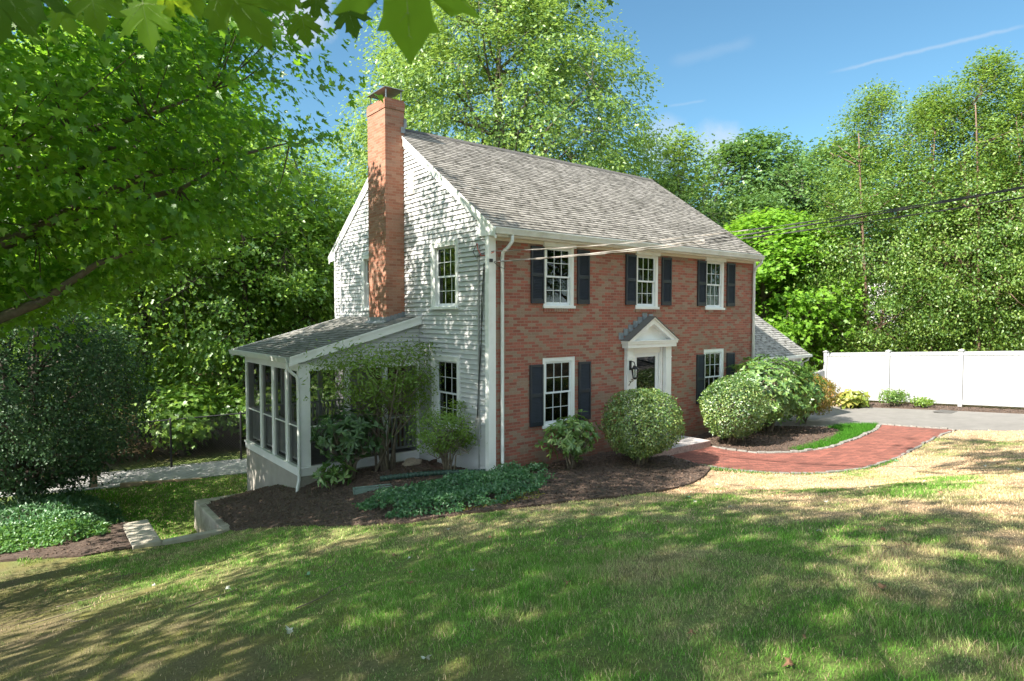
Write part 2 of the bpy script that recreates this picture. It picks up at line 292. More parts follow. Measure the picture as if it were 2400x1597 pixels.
# ------------------------------------------------------------------ object helpers
def tag(o,label=None,cat=None,group=None,kind=None):
    if label: o['label']=label
    if cat: o['category']=cat
    if group: o['group']=group
    if kind: o['kind']=kind
    return o
def thing(name,label,cat,loc=(0,0,0),rz=0,group=None):
    o=bpy.data.objects.new(name,None);COL.objects.link(o);o.location=loc;o.rotation_euler=(0,0,rz);o.empty_display_size=.2
    return tag(o,label,cat,group)
def wpos(o):
    v=Vector((0,0,0))
    while o is not None: v+=o.location;o=o.parent
    return v
class MB:
    def __init__(s): s.v=[];s.f=[];s.uv=None
    def add(s,vs,fs):
        n=len(s.v);s.v+= [tuple(v) for v in vs];s.f+=[tuple(n+i for i in f) for f in fs];return s
    def box(s,x0,x1,y0,y1,z0,z1):
        return s.add([(x0,y0,z0),(x1,y0,z0),(x1,y1,z0),(x0,y1,z0),(x0,y0,z1),(x1,y0,z1),(x1,y1,z1),(x0,y1,z1)],
          [(0,3,2,1),(4,5,6,7),(0,1,5,4),(1,2,6,5),(2,3,7,6),(3,0,4,7)])
    def prism(s,poly,axis,a,b):   # polygon in the two other axes, extruded along axis
        def P(u,v,w): return {'x':(w,u,v),'y':(u,w,v),'z':(u,v,w)}[axis]
        n=len(poly);vs=[P(u,v,a) for u,v in poly]+[P(u,v,b) for u,v in poly]
        return s.add(vs,[tuple(range(n))[::-1],tuple(range(n,2*n))]+[(i,(i+1)%n,n+(i+1)%n,n+i) for i in range(n)])
    def tube(s,pts,r,n=8,cap=True):
        pts=[Vector(p) for p in pts];k=len(pts);rs=r if hasattr(r,'__len__') else [r]*k
        base=len(s.v);prev=None
        for i,p in enumerate(pts):
            d=(pts[min(i+1,k-1)]-pts[max(i-1,0)]).normalized()
            if prev is None: a=d.orthogonal().normalized()
            else: a=(prev-d*prev.dot(d));a=a.normalized() if a.length>1e-6 else d.orthogonal().normalized()
            prev=a;b=d.cross(a)
            for j in range(n):
                q=2*math.pi*j/n;s.v.append(tuple(p+(a*math.cos(q)+b*math.sin(q))*rs[i]))
        for i in range(k-1):
            for j in range(n):
                s.f.append((base+i*n+j,base+i*n+(j+1)%n,base+(i+1)*n+(j+1)%n,base+(i+1)*n+j))
        if cap: s.f.append(tuple(base+j for j in range(n))[::-1]);s.f.append(tuple(base+(k-1)*n+j for j in range(n)))
        return s
    def build(s,name,m,parent=None,bevel=0,smooth=False,world=True,label=None):
        me=bpy.data.meshes.new(name);off=wpos(parent) if (parent is not None and world) else Vector((0,0,0))
        me.from_pydata([(v[0]-off.x,v[1]-off.y,v[2]-off.z) for v in s.v],[],s.f);me.update()
        o=bpy.data.objects.new(name,me);COL.objects.link(o);me.materials.append(m)
        if parent is not None: o.parent=parent
        if smooth: me.polygons.foreach_set('use_smooth',[True]*len(me.polygons))
        if bevel:
            md=o.modifiers.new('bevel','BEVEL');md.width=bevel;md.segments=2;md.limit_method='ANGLE'
        if label: o['label']=label
        return o
def npmesh(name,V,F,m,parent=None,cols=None,smooth=False,uv=None):
    me=bpy.data.meshes.new(name);V=np.asarray(V,np.float32);F=np.asarray(F,np.int32);k=F.shape[1]
    if parent is not None: V=V-np.array(wpos(parent),np.float32)
    me.vertices.add(len(V));me.vertices.foreach_set('co',V.ravel())
    me.loops.add(F.size);me.loops.foreach_set('vertex_index',F.ravel())
    me.polygons.add(len(F));me.polygons.foreach_set('loop_start',np.arange(0,F.size,k,dtype=np.int32));me.polygons.foreach_set('loop_total',np.full(len(F),k,np.int32))
    if smooth: me.polygons.foreach_set('use_smooth',np.ones(len(F),bool))
    me.update(calc_edges=True)
    if cols is not None:
        a=me.color_attributes.new('Col','FLOAT_COLOR','POINT');c=np.ones((len(V),4),np.float32);c[:,:3]=cols;a.data.foreach_set('color',c.ravel())
    if uv is not None:
        u=me.uv_layers.new(name='UVMap');u.data.foreach_set('uv',np.asarray(uv,np.float32)[F.ravel()].ravel())
    o=bpy.data.objects.new(name,me);COL.objects.link(o);me.materials.append(m)
    if parent is not None: o.parent=parent
    return o
def drape(name,poly,m,off,step=.25,thick=0,kind='structure',label=None,cat='ground',amp=0):
    bm=bmesh.new();vs=[bm.verts.new((x,y,0)) for x,y in poly];f=bm.faces.new(vs)
    bmesh.ops.triangulate(bm,faces=[f])
    xs=[p[0] for p in poly];ys=[p[1] for p in poly]
    for a,(lo,hi),nrm in ((0,(min(xs),max(xs)),(1,0,0)),(1,(min(ys),max(ys)),(0,1,0))):
        q=math.ceil(lo/step)*step
        while q<hi:
            co=(q,0,0) if a==0 else (0,q,0)
            bmesh.ops.bisect_plane(bm,geom=bm.verts[:]+bm.edges[:]+bm.faces[:],plane_co=co,plane_no=nrm,dist=1e-5);q+=step
    bmesh.ops.triangulate(bm,faces=bm.faces[:])
    bm.normal_update()
    if sum(f.normal.z for f in bm.faces)<0: bmesh.ops.reverse_faces(bm,faces=bm.faces[:])
    co=np.array([v.co[:] for v in bm.verts]);z=height(co[:,0],co[:,1])+off
    if amp: z=z+amp*(fbm(co[:,0],co[:,1],3)-.4)
    for v,zz in zip(bm.verts,z): v.co.z=zz
    if thick:
        be=[e for e in bm.edges if e.is_boundary];r=bmesh.ops.extrude_edge_only(bm,edges=be)
        for g in r['geom']:
            if isinstance(g,bmesh.types.BMVert): g.co.z-=thick
    me=bpy.data.meshes.new(name);bm.to_mesh(me);bm.free();o=bpy.data.objects.new(name,me);COL.objects.link(o);me.materials.append(m)
    tag(o,label,cat,None,kind);return o
def leafverts(C,Nn,size,tmpl,tf,spin=None):
    """C centres, Nn normals (n,3), size (n,), tmpl verts (k,3) with +y as the tip, z as the normal"""
    n=len(C);Nn=Nn/np.linalg.norm(Nn,axis=1,keepdims=True)
    r=rng.normal(size=(n,3)) if spin is None else spin
    X=np.cross(r,Nn);X/=np.linalg.norm(X,axis=1,keepdims=True)+1e-9;Y=np.cross(Nn,X)
    T=np.asarray(tmpl,float)
    V=C[:,None,:]+size[:,None,None]*(T[None,:,0,None]*X[:,None]+T[None,:,1,None]*Y[:,None]+T[None,:,2,None]*Nn[:,None])
    F=np.asarray(tf)[None]+(np.arange(n)*len(T))[:,None,None]
    return V.reshape(-1,3),F.reshape(-1,3)
# leaf templates (triangles)
def fan(outline,c,fold=.2):
    V=[(c[0],c[1],0)]+[(x,y,fold*abs(x)-.12*y*y) for x,y in outline];n=len(outline)
    return V,[(0,1+i,1+(i+1)%n) for i in range(n)]
half=[(.20,-.06),(.50,.12),(.34,.26),(.60,.58),(.22,.50)]
T_MAPLE=fan([(0,0)]+half+[(0,1.05)]+[(-x,y) for x,y in half[::-1]],(0,.36),.18)
T_OVAL=([(0,0,0),(.28,.45,.06),(0,1,-.08),(-.28,.45,.06)],[(0,1,2),(0,2,3)])
T_LONG=([(0,0,0),(.17,.5,.05),(0,1,-.12),(-.17,.5,.05)],[(0,1,2),(0,2,3)])
T_TRI=([(0,0,0),(.10,.5,.03),(0,1,0),(-.10,.5,.03)],[(0,1,2),(0,2,3)])
T_SPRIG=([(0,0,0),(.42,.15,.08),(.1,.35,0),(.36,.75,.05),(0,1.1,-.08),(-.36,.75,.05),(-.1,.35,0),(-.42,.15,.08)],[(0,1,2),(2,3,4),(4,5,6),(6,7,0),(0,2,6),(2,4,6)])
# ------------------------------------------------------------------ TREES
PROF={'round':lambda t:np.sqrt(np.clip(1-(2*t-1)**2,0,1)),
 'egg':lambda t:np.clip(np.sin(np.pi*np.clip(t,0,1)**.75),0,1)**.7,
 'cone':lambda t:np.clip(1-t,0,1)**.8*np.clip(t*8,0,1),
 'column':lambda t:np.clip(np.minimum(t*6,(1-t)*2.2),0,1)**.6}
def make_tree(name,label,cat,base,Ht,R,cb,n_limb,n_cl,per,ls,tm,lm,bm_,seed,prof='egg',spray=.5,flat=.45,group=None,trunk_r=.2,up=.8,shell=.45,cut=None,trunks=1,lump=.25,center=(0,0),limbr=.35,twigs=True,keep=None,gapt=.36,beta=1.3):
    g=np.random.default_rng(seed);base=np.array(base,float)
    root=thing(name,label,cat,tuple(base),0,group)
    mb=MB();nodes=[]
    top=np.array([center[0],center[1],Ht*.93])
    for k in range(trunks):
        a=g.uniform(0,6.28);lean=0 if trunks==1 else .10*Ht
        pts=[];m=9
        for i in range(m):
            s=i/(m-1);p=np.array([top[0]*s**1.5+lean*s*math.cos(2.1*k+1)+.03*Ht*math.sin(4*s+a)*s*.4,top[1]*s**1.5+lean*s*math.sin(2.1*k+1)+.02*Ht*math.cos(3*s+a)*s*.5,Ht*(.93 if trunks==1 else .84)*s-.15*(i==0)])
            pts.append(p)
        rr=[trunk_r*(1.25 if i==0 else 1)*(1-i/(m-1))**.8+.02 for i in range(m)]
        mb.tube([tuple(base+p) for p in pts],rr,9)
        P=np.array(pts);nodes.append((P,np.array(rr)))
    allP=np.vstack([n[0] for n in nodes]);allR=np.concatenate([n[1] for n in nodes])
    z0=cb*Ht;hc=Ht-z0;ph=g.uniform(0,6.28,6)
    def env(t,th):
        l=1+lump*(np.sin(3*th+ph[0]+5*t)*.5+np.sin(5*th+ph[1]-9*t)*.35+np.sin(2*th+14*t+ph[2])*.35)
        return R*PROF[prof](t)*l
    limb_nodes=[]
    for i in range(n_limb):
        t=g.uniform(.03,.85);th=g.uniform(0,6.28);r=env(t,th)*g.uniform(.65,.95)
        e=np.array([center[0]+r*math.cos(th),center[1]+r*math.sin(th),z0+t*hc])
        zs=max(.12*Ht,e[2]-r*g.uniform(.4,.9));zs=min(zs,Ht*.8)
        tp=nodes[i%trunks][0];j=np.argmin(abs(tp[:,2]-zs));s0=tp[j].copy()
        if j+1<len(tp) and tp[j,2]<zs: q=(zs-tp[j,2])/(tp[j+1,2]-tp[j,2]+1e-9);s0=tp[j]*(1-q)+tp[j+1]*q
        mid=(s0+e)/2+np.array([0,0,-.08*r])+g.normal(size=3)*.06*r
        L=[];
        for u in np.linspace(0,1,7): L.append((1-u)**2*s0+2*u*(1-u)*mid+u*u*e+g.normal(size=3)*.015*r*(0<u<1))
        r0=trunk_r*limbr*(1-t*.5);rr=[r0*(1-u)**.9+.012 for u in np.linspace(0,1,7)]
        if not(keep is not None and not keep(base+e)): mb.tube([tuple(base+p) for p in L],rr,6);limb_nodes+=L[2:]
    LN=np.array(limb_nodes) if limb_nodes else allP
    # clumps
    t=g.beta(beta,beta,n_cl*2);th=g.uniform(0,6.283,n_cl*2);rad=g.uniform(0,1,n_cl*2)**shell
    er=env(t,th);Cn=np.stack([center[0]+er*rad*np.cos(th),center[1]+er*rad*np.sin(th),z0+t*hc],1)
    gap=fbm(Cn[:,0]*.6+seed,Cn[:,2]*.8+Cn[:,1]*.5,.9,2);Cn=Cn[(gap>gapt)][:n_cl];
    if cut is not None: Cn=Cn[cut(Cn+base)]
    if keep is not None: Cn=Cn[keep(Cn+base)]
    n_cl=len(Cn)
    if twigs:
        st=max(1,n_cl//420)
        for c in Cn[::st]:
            d=((LN-c)**2).sum(1);q=LN[np.argmin(d)];mid=(q+c)/2+np.array([0,0,-.1])
            q_=min(1,trunk_r*5);mb.tube([tuple(base+q),tuple(base+mid),tuple(base+c)],[.018*q_,.012*q_,.005],4,False)
    # leaves
    ax=g.uniform(.6,1.4,(n_cl,1))*spray
    D=np.clip(g.normal(size=(n_cl,per,3)),-1.9,1.9)*ax[:,:,None]*np.array([1,1,flat])
    out=Cn-np.array([center[0],center[1],z0+.45*hc]);out/=np.linalg.norm(out,axis=1,keepdims=True)+1e-6
    D[:,:,2]-=.18*(D[:,:,0]**2+D[:,:,1]**2)/(spray+.01)
    Pp=(Cn[:,None]+D).reshape(-1,3)
    Nn=np.repeat(out,per,0)*.55+np.array([0,0,up])+g.normal(size=(n_cl*per,3))*.5
    sz=ls*g.uniform(.65,1.25,len(Pp))
    tip=np.repeat(out,per,0)*.8+np.array([0,0,-.5])+g.normal(size=Pp.shape)*.7
    V,F=leafverts(base+Pp,Nn,sz,tm[0],tm[1],tip)
    mb.build('trunk',bm_,root,smooth=True)
    npmesh('crown',V,F,lm,root)
    return root
def copy_tree(src,loc,rz,s,label,group=None,name=None):
    r=src.copy();COL.objects.link(r);r.location=loc;r.rotation_euler=(0,0,rz);r.scale=(s,s,s);r['label']=label
    if group: r['group']=group
    for ch in list(src.children):
        c=ch.copy();COL.objects.link(c);c.parent=r
    return r
def bush(name,label,cat,base,rx,ry,h,n,ls,tm,lm,seed,shell=.16,stems=7,whorl=0,stemm='twig',up=.4,shape='ball',z0=.12,stem_r=.02,group=None,clump=None,out=1.0,core=True):
    """shrub: twig skeleton plus leaves near its surface"""
    g=np.random.default_rng(seed);base=np.array(base,float);root=thing(name,label,cat,tuple(base),0,group)
    ctr=np.array([0,0,z0*h+(h-z0*h)*.5]);half_=np.array([rx,ry,(h-z0*h)*.5])
    mb=MB()
    k=clump or (n if not whorl else n//whorl)
    d=g.normal(size=(k,3));d/=np.linalg.norm(d,axis=1,keepdims=True)
    rr=1-shell*g.exponential(1,k);rr=np.clip(rr,.15,1.03)
    lum=1+.10*np.sin(4*np.arctan2(d[:,1],d[:,0])+seed)+.08*np.sin(9*d[:,2]+3*d[:,0]*4+seed) if shape!='ball' else 1+.25*(fbm(d[:,0]*2.2+seed+d[:,2],d[:,1]*2.2+2.3*d[:,2],1.6,3)-.5)+.03*np.sin(5*d[:,0]+seed)
    if shape=='loose': lum=lum*(1+.18*g.normal(size=k)*.5)
    if shape=='cloud':
        m=max(10,int(22*rx/.8));cd=g.normal(size=(m,3));cd/=np.linalg.norm(cd,axis=1,keepdims=True);cd[:,2]=np.clip(cd[:,2]*1.3,-.9,.85)
        cc=cd*g.uniform(.45,.95,(m,1));sz_=g.uniform(.16,.36,m);w_=g.integers(0,m,k);d=cc[w_]+g.normal(size=(k,3))*sz_[w_][:,None]*np.array([1,1,.55]);rr=np.ones(k);lum=1.
    if shape=='flattop': d[:,2]=np.clip(d[:,2]*1.5,-1,.75)
    C0=ctr+d*half_*(rr*lum*np.ones(k))[:,None];d=d/(np.linalg.norm(d,axis=1,keepdims=True)+1e-6)
    for i in range(stems):
        q=C0[g.integers(k)]*np.array([.85,.85,.9]);m=np.array([q[0]*.25,q[1]*.25,h*.28])+g.normal(size=3)*.03
        j=np.array([q[0]*.65,q[1]*.65,h*.28+(q[2]-h*.28)*.5])+g.normal(size=3)*.05
        mb.tube([tuple(base+np.array([g.normal()*.05*max(1,h/1.3),g.normal()*.05,-.06])),tuple(base+m),tuple(base+j),tuple(base+q)],[stem_r*1.4,stem_r,stem_r*.7,stem_r*.3],6)
        for _ in range(5):
            e=C0[g.integers(k)];
            if np.linalg.norm(e-j)<max(rx,h)*.9: mb.tube([tuple(base+j),tuple(base+(j+e)/2+g.normal(size=3)*.03),tuple(base+e)],[stem_r*.5,stem_r*.35,stem_r*.15],4,False)
    mb.build('stem',M[stemm],root,smooth=True)
    if whorl:
        P=np.repeat(C0,whorl,0);ax=d*out+np.array([0,0,.55])+g.normal(size=d.shape)*.35;ax/=np.linalg.norm(ax,axis=1,keepdims=True);A=np.repeat(ax,whorl,0)
        r=g.normal(size=P.shape);t=np.cross(A,r);t/=np.linalg.norm(t,axis=1,keepdims=True)
        dirn=t*1+A*g.uniform(-.1,.6,(len(P),1));Nn=A*1-t*.3
        V,F=leafverts(base+P,Nn,ls*g.uniform(.7,1.2,len(P)),tm[0],tm[1],dirn)
    else:
        Nn=d*out+np.array([0,0,up])+g.normal(size=d.shape)*.55
        V,F=leafverts(base+C0,Nn,ls*g.uniform(.7,1.25,k),tm[0],tm[1])
    npmesh('foliage',V,F,lm,root)
    return root
SUN_E=3.7;SKY_S=.15;EXPO=2.0;SKY_MUL=(.235,.33,.325);CLOUD=(1.4,1.5,1.6);FILL_CLOUD=(4.5,5.15,6.0)
PUFFS=[((0.2832,0.8619,0.4205),.085,1.0,.9),((0.8066,0.5392,0.2418),.045,1.2,.7),((.75,.60,.25),.04,1.3,.4)]
TRAILS=[((0.7325,0.5816,0.3539),(0.7975,0.4774,0.3688),.012,.10,.01),((0.8513,0.4169,0.3185),(0.9216,0.2024,0.3311),.0035,.28,.006),((0.7473,0.5926,0.3005),(0.7813,0.545,0.3042),.003,.14,.004)]
# ================================================================== SETTING
WALK_IN=[(6.42,-1.15),(6.36,-1.6),(6.62,-2.3),(7.5,-2.9),(8.6,-3.2),(10.2,-3.15),(11.9,-2.9),(13.3,-2.5)]
WALK_OUT=[(4.5,-1.15),(4.42,-2.1),(4.69,-2.98),(5.0,-3.75),(5.6,-4.5),(6.5,-4.85),(7.86,-4.93),(9.74,-4.8),(11.28,-4.62),(12.45,-4.53),(13.3,-4.5)]
WALK=WALK_IN+WALK_OUT[::-1]
BED=[(-4.43,3.3),(-4.44,2.71),(-4.26,.95),(-3.92,-.66),(-3.53,-1.77),(-3.23,-2.33),(-2.38,-2.75),(-1.84,-3.11),(-.97,-3.46),(-.05,-3.73),(1.21,-3.71),(2.4,-3.35),(3.4,-2.95),(4.35,-2.5),(4.42,-2.05),(4.5,-1.2),(4.5,-.02),(-.03,-.02),(-.03,2.9),(-3.08,2.9),(-3.08,6.25),(-4.4,5.9)]
BED2=[(6.42,-.02),(6.42,-1.1),(6.42,-1.6),(6.75,-2.25),(7.5,-2.75),(8.6,-2.85),(9.8,-2.75),(10.9,-2.45),(11.4,-2.0),(11.2,-1.4),(10.6,-.9),(10.2,-.4),(10.1,-.02)]
BED3=[(18.45,-9),(18.1,-6),(17.95,-3),(17.6,-.6),(17.1,.6),(18.9,.8),(18.95,-3),(19.0,-9)]
LBED=[(-6.15,3.35),(-7.0,3.38),(-8.3,4.2),(-10,4.5),(-13,5),(-13,9),(-8,9.3),(-6.3,9.2),(-5.9,7.5),(-5.95,5.1),(-6.2,4.9)]
DRIVE=[(10.4,1.35),(10.4,-.6),(11.6,-1.5),(12.9,-1.9),(13.34,-2.5),(13.36,-4.5),(14.2,-5.9),(15.4,-9),(17.2,-15),(21,-16),(19,-10.5),(18.4,-6),(18.1,-2.6),(17.6,-.3),(17.2,1.0),(16.6,1.35)]
PATH=[(4,7.9),(-2.3,9.25),(-5.83,10.7),(-8.6,12.0),(-8.4,13.6),(-5.9,12.5),(-1.8,10.95),(4.2,9.6)]
IVY=[(-3.0,-.05),(-3.26,-1.15),(-3.13,-2.0),(-2.71,-2.5),(-2.12,-2.72),(-1.23,-2.45),(-.1,-1.75),(.6,-.75),(.45,-.3),(-.5,-.12),(-1.63,-.24),(-2.46,-.05)]
EXCL=[WALK,BED,BED2,BED3,LBED,DRIVE,PATH,[(-3.04,2.94),(0,2.94),(0,0),(10.13,0),(10.13,1.4),(16.2,1.4),(16.2,8),(10,8.1),(0,8.1),(-3.04,7.01)],[(-4.5,3.2),(-4.1,3.2),(-4.1,6.2),(-3,6.4),(-3,6),(-4.5,5.7)],[(-6.25,3.2),(-4.4,3.2),(-4.4,3.5),(-5.7,3.5),(-5.7,5.05),(-6.25,5.05)]]
TAN=np.array([.66,.49,.325]);GREEN=np.array([.115,.28,.035]);EARTH=np.array([.20,.15,.105]);MOSS=np.array([.22,.23,.05]);LUSH=np.array([.13,.38,.035])
def lawncol(x,y,blade=False):
    """dry, green and bare patches of the lawn"""
    n1=fbm(x,y,.55,4);n2=fbm(x+31,y-7,1.9,4);n3=fbm(x-11,y+5,5.5,3)
    # the lawn dries out to the right of the mulch bed's tip and by the drive
    dry=ss(-5.0,1.2,x+.10*(y+4))*.78+ss(4,11,x)*.3
    dry=np.clip(dry+((n1-.5)*2.4+(n2-.5)*1.7+(n3-.5)*.8)*(.50+.5*np.clip(dry*1.6,0,1)),0,1)
    near=ss(-6,-10,y)
    dry=np.clip(dry+.10-.04*near,0,1)
    bare=ss(-5.2,-7.6,x+.12*(y+5))*ss(6,2,y);bare=np.clip(bare*1.15+(n2-.5)*1.6+(n3-.5)*1.2,0,1)*(x<-3)
    back=((y>3.45)&(x<1)&((x>-5.8)|(y>9))).astype(float)
    gr=GREEN+(LUSH-GREEN)*np.clip((n2-.35)*2,0,1)[...,None]
    c=gr*(1-dry[...,None])+TAN*dry[...,None]
    e=EARTH+(MOSS-EARTH)*np.clip((n3-.4)*3,0,1)[...,None]
    b=(bare*(1-back)*.85)[...,None]
    c=c*(1-b)+e*b
    edge=(1-back)*ss(-.5,.3,.3-np.abs(y-(2.6+.0*x)))*(x<-4)
    c=np.where(back[...,None]>0,gr*.8+MOSS*.35*np.clip((n1-.4)*4,0,1)[...,None],c)
    return c,dry,bare*(1-back)
# ground: one sheet out to the horizon
def axis(lo,hi,step,far,extra=()):
    a=list(np.arange(lo,hi+1e-6,step))+list(extra);q=step
    l=lo;h=hi
    while h<far: q*=1.35;h+=q;l-=q;a+=[h,l]
    return np.array(sorted(set(round(v,3) for v in a)))
gx=axis(-13,20,.2,700,(-5.73,-5.71,-4.43,-4.41,-3.05,-3.0));gy=axis(-14,15,.2,700,(3.41,3.43,5.94,5.96,4.99,5.01))
X,Y=np.meshgrid(gx,gy);Z=height(X,Y);Z=Z+.012*(fbm(X,Y,2.5,3)-.5)*((X>-16)&(X<20))
Z=np.where((X<.1)&(X>-3.2)&(Y>2.9)&(Y<7.1),np.minimum(Z,-.5),Z)
# forest floor rises gently beyond the chain link fence
Z=Z+1.6*ss(13,32,Y)*ss(3,-6,X)+1.0*ss(20,60,Y)
nx,ny=len(gx),len(gy);V=np.stack([X,Y,Z],-1).reshape(-1,3)
I=np.arange(nx*ny).reshape(ny,nx);F=np.stack([I[:-1,:-1],I[:-1,1:],I[1:,1:],I[1:,:-1]],-1).reshape(-1,4)
c,dry,bare=lawncol(X,Y);c=c*.42+EARTH*.34
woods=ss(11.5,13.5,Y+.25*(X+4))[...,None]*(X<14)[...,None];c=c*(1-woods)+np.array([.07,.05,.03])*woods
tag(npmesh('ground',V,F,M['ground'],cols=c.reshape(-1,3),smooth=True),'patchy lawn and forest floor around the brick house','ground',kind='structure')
def gz(x,y): return height(x,y)
# grass blades
def grass(name,x0,x1,y0,y1,dens,hgt,wid,label,cond=None,clump=1):
    A=(x1-x0)*(y1-y0);n=int(A*dens);x=rng.uniform(x0,x1,n);y=rng.uniform(y0,y1,n)
    if cond is not None: k=cond(x,y);x=x[k];y=y[k]
    keep=np.ones(len(x),bool)
    for P in EXCL: keep&=~inpoly(x,y,P)
    x=x[keep];y=y[keep]
    c,dr,ba=lawncol(x,y)
    k=rng.random(len(x))>np.clip(ba*.88,0,.9);x=x[k];y=y[k];c=c[k];dr=dr[k];ba=ba[k]
    n=len(x);z=height(x,y)-.005
    d=np.hypot(x+8,y+10.93)
    t=fbm(x,y,3.1,3)
    h=hgt*(.42+2.0*t*t)*rng.uniform(.55,1.35,n)*(1-.4*dr)*(1-.35*ba);w=wid*np.clip(.55+d*.085,.7,1.9)*rng.uniform(.7,1.3,n)
    a=rng.uniform(0,6.283,n);ld=rng.uniform(0,6.283,n);l=h*rng.uniform(.15,.9,n)
    dx=np.cos(a)*w*.5;dy=np.sin(a)*w*.5;lx=np.cos(ld)*l;ly=np.sin(ld)*l
    P=np.stack([np.stack([x-dx,y-dy,z],1),np.stack([x+dx,y+dy,z],1),np.stack([x+dx*.7+lx*.35,y+dy*.7+ly*.35,z+h*.62],1),np.stack([x-dx*.7+lx*.35,y-dy*.7+ly*.35,z+h*.62],1),np.stack([x+lx,y+ly,z+h*.95],1)],1)
    F=np.array([(0,1,2),(0,2,3),(3,2,4)])[None]+(np.arange(n)*5)[:,None,None]
    straw=rng.random(n)<(.07+.45*dr);cc=c*rng.uniform(.75,1.3,(n,1));cc[straw]=TAN*rng.uniform(.55,1.1,(straw.sum(),1))
    cols=np.repeat(cc,5,0)
    return tag(npmesh(name,P.reshape(-1,3),F.reshape(-1,3),M['grass'],cols=cols),label,'grass',kind='stuff')
def dcam(x,y): return np.hypot(x+8,y+10.93)
def view(x,y,m=1.5):   # ground the photo or a step to the side of it can see
    fx,fy=.619,.785;a=(x+8)*fx+(y+10.93)*fy;b=(x+8)*fy-(y+10.93)*fx
    return (a>0)&(np.abs(b)<a*.88+m)
grass('lawn_grass',-10,16,-11,5,6200,.046,.0040,'short patchy green and dry grass of the lawn near the camera',lambda x,y:view(x,y)&(dcam(x,y)<7))
grass('lawn_grass',-13,19,-12,5,2000,.040,.0055,'short dry and green grass of the lawn towards the house and drive',lambda x,y:view(x,y)&(dcam(x,y)>=7)&(dcam(x,y)<16)&~((y>3.4)&(x<1)))
grass('lawn_grass',-8,2,3.4,12,900,.055,.009,'green grass of the lower lawn behind the retaining wall',lambda x,y:(y>3.45)&~((y>9.2-.41*(x+2.3))))
grass('lawn_grass',6,18,-12,-2,900,.045,.006,'dry grass of the lawn strip at the drive edge',lambda x,y:view(x,y)&(dcam(x,y)>=16))
# lush strip inside the walk's curve
def strip(name,poly,n,label,h=.11):
    P=np.array(poly);x=rng.uniform(P[:,0].min(),P[:,0].max(),n*4);y=rng.uniform(P[:,1].min(),P[:,1].max(),n*4);k=inpoly(x,y,poly);x=x[k][:n];y=y[k][:n];n=len(x)
    z=height(x,y);hh=h*rng.uniform(.5,1.3,n);a=rng.uniform(0,6.28,n);w=.011;l=hh*rng.uniform(.2,.9,n);b=rng.uniform(0,6.28,n)
    Q=np.stack([np.stack([x-np.cos(a)*w/2,y-np.sin(a)*w/2,z],1),np.stack([x+np.cos(a)*w/2,y+np.sin(a)*w/2,z],1),np.stack([x+np.cos(b)*l,y+np.sin(b)*l,z+hh],1)],1)
    c=(np.array([.055,.17,.02])*rng.uniform(.7,1.3,(n,1)))
    tag(npmesh(name,Q.reshape(-1,3),np.arange(n*3).reshape(-1,3),M['grass'],cols=np.repeat(c,3,0)),label,'grass',kind='stuff')
LUSHP=[(7.5,-2.6),(7.7,-2.86),(8.6,-3.13),(10.2,-3.08),(11.9,-2.85),(13.2,-2.45),(12.8,-1.95),(11.6,-1.65),(11.4,-2.0),(10.9,-2.4),(9.8,-2.65),(8.6,-2.7)]
strip('tall_grass',LUSHP,11000,'lush green grass strip between the mulch and the curved cobble edging')
strip('tall_grass',[(4.45,-2.15),(4.2,-2.7),(4.6,-3.4),(5.3,-4.5),(6.4,-5.0),(7.9,-5.1),(7.9,-4.97),(6.4,-4.88),(5.5,-4.55),(4.95,-3.8),(4.7,-3.1)],3500,'green tufts of grass along the outer edge of the brick walk',.07)
# sheets
drape('driveway',DRIVE,M['asphalt'],.012,.3,.03,label='pale grey asphalt driveway in front of the white fence')
drape('brick_walk',WALK,M['walk'],.02,.25,.05,label='curved red brick walk from the granite step to the drive')
drape('garden_path',PATH,M['path'],.03,.3,.06,label='grey stamped concrete path behind the lower lawn')
def mulch(name,poly,n,label,h=.035,amp=.05):
    drape(name,poly,M['mulch'],h,.1,.08,label=label,amp=amp)
    P=np.array(poly);x=rng.uniform(P[:,0].min(),P[:,0].max(),n*3);y=rng.uniform(P[:,1].min(),P[:,1].max(),n*3);k=inpoly(x,y,poly);x=x[k][:n];y=y[k][:n];m=len(x)
    C=np.stack([x,y,height(x,y)+h+amp*(fbm(x,y,3)-.4)+rng.uniform(.002,.014,m)],1);Nn=rng.normal(size=(m,3))*.45+np.array([0,0,1])
    T=([(-.35,-.5,0),(.3,-.55,.1),(.35,.5,0),(-.25,.6,.12)],[(0,1,2),(0,2,3)])
    V,F=leafverts(C,Nn,rng.uniform(.012,.04,m),*T)
    tag(npmesh('mulch_chips',V,F,M['chips']),label.replace('mulch','mulch chips lying'),'mulch',kind='stuff')
mulch('mulch_bed',BED,26000,'dark brown mulch bed wrapping the near corner of the house')
mulch('mulch_bed',BED2,7000,'dark mulch under the two right hand shrubs by the brick wall')
mulch('mulch_bed',BED3,3500,'brown mulch strip at the foot of the white fence')
mulch('mulch_bed',LBED,9000,'dark mulch below the ivy left of the retaining walls')
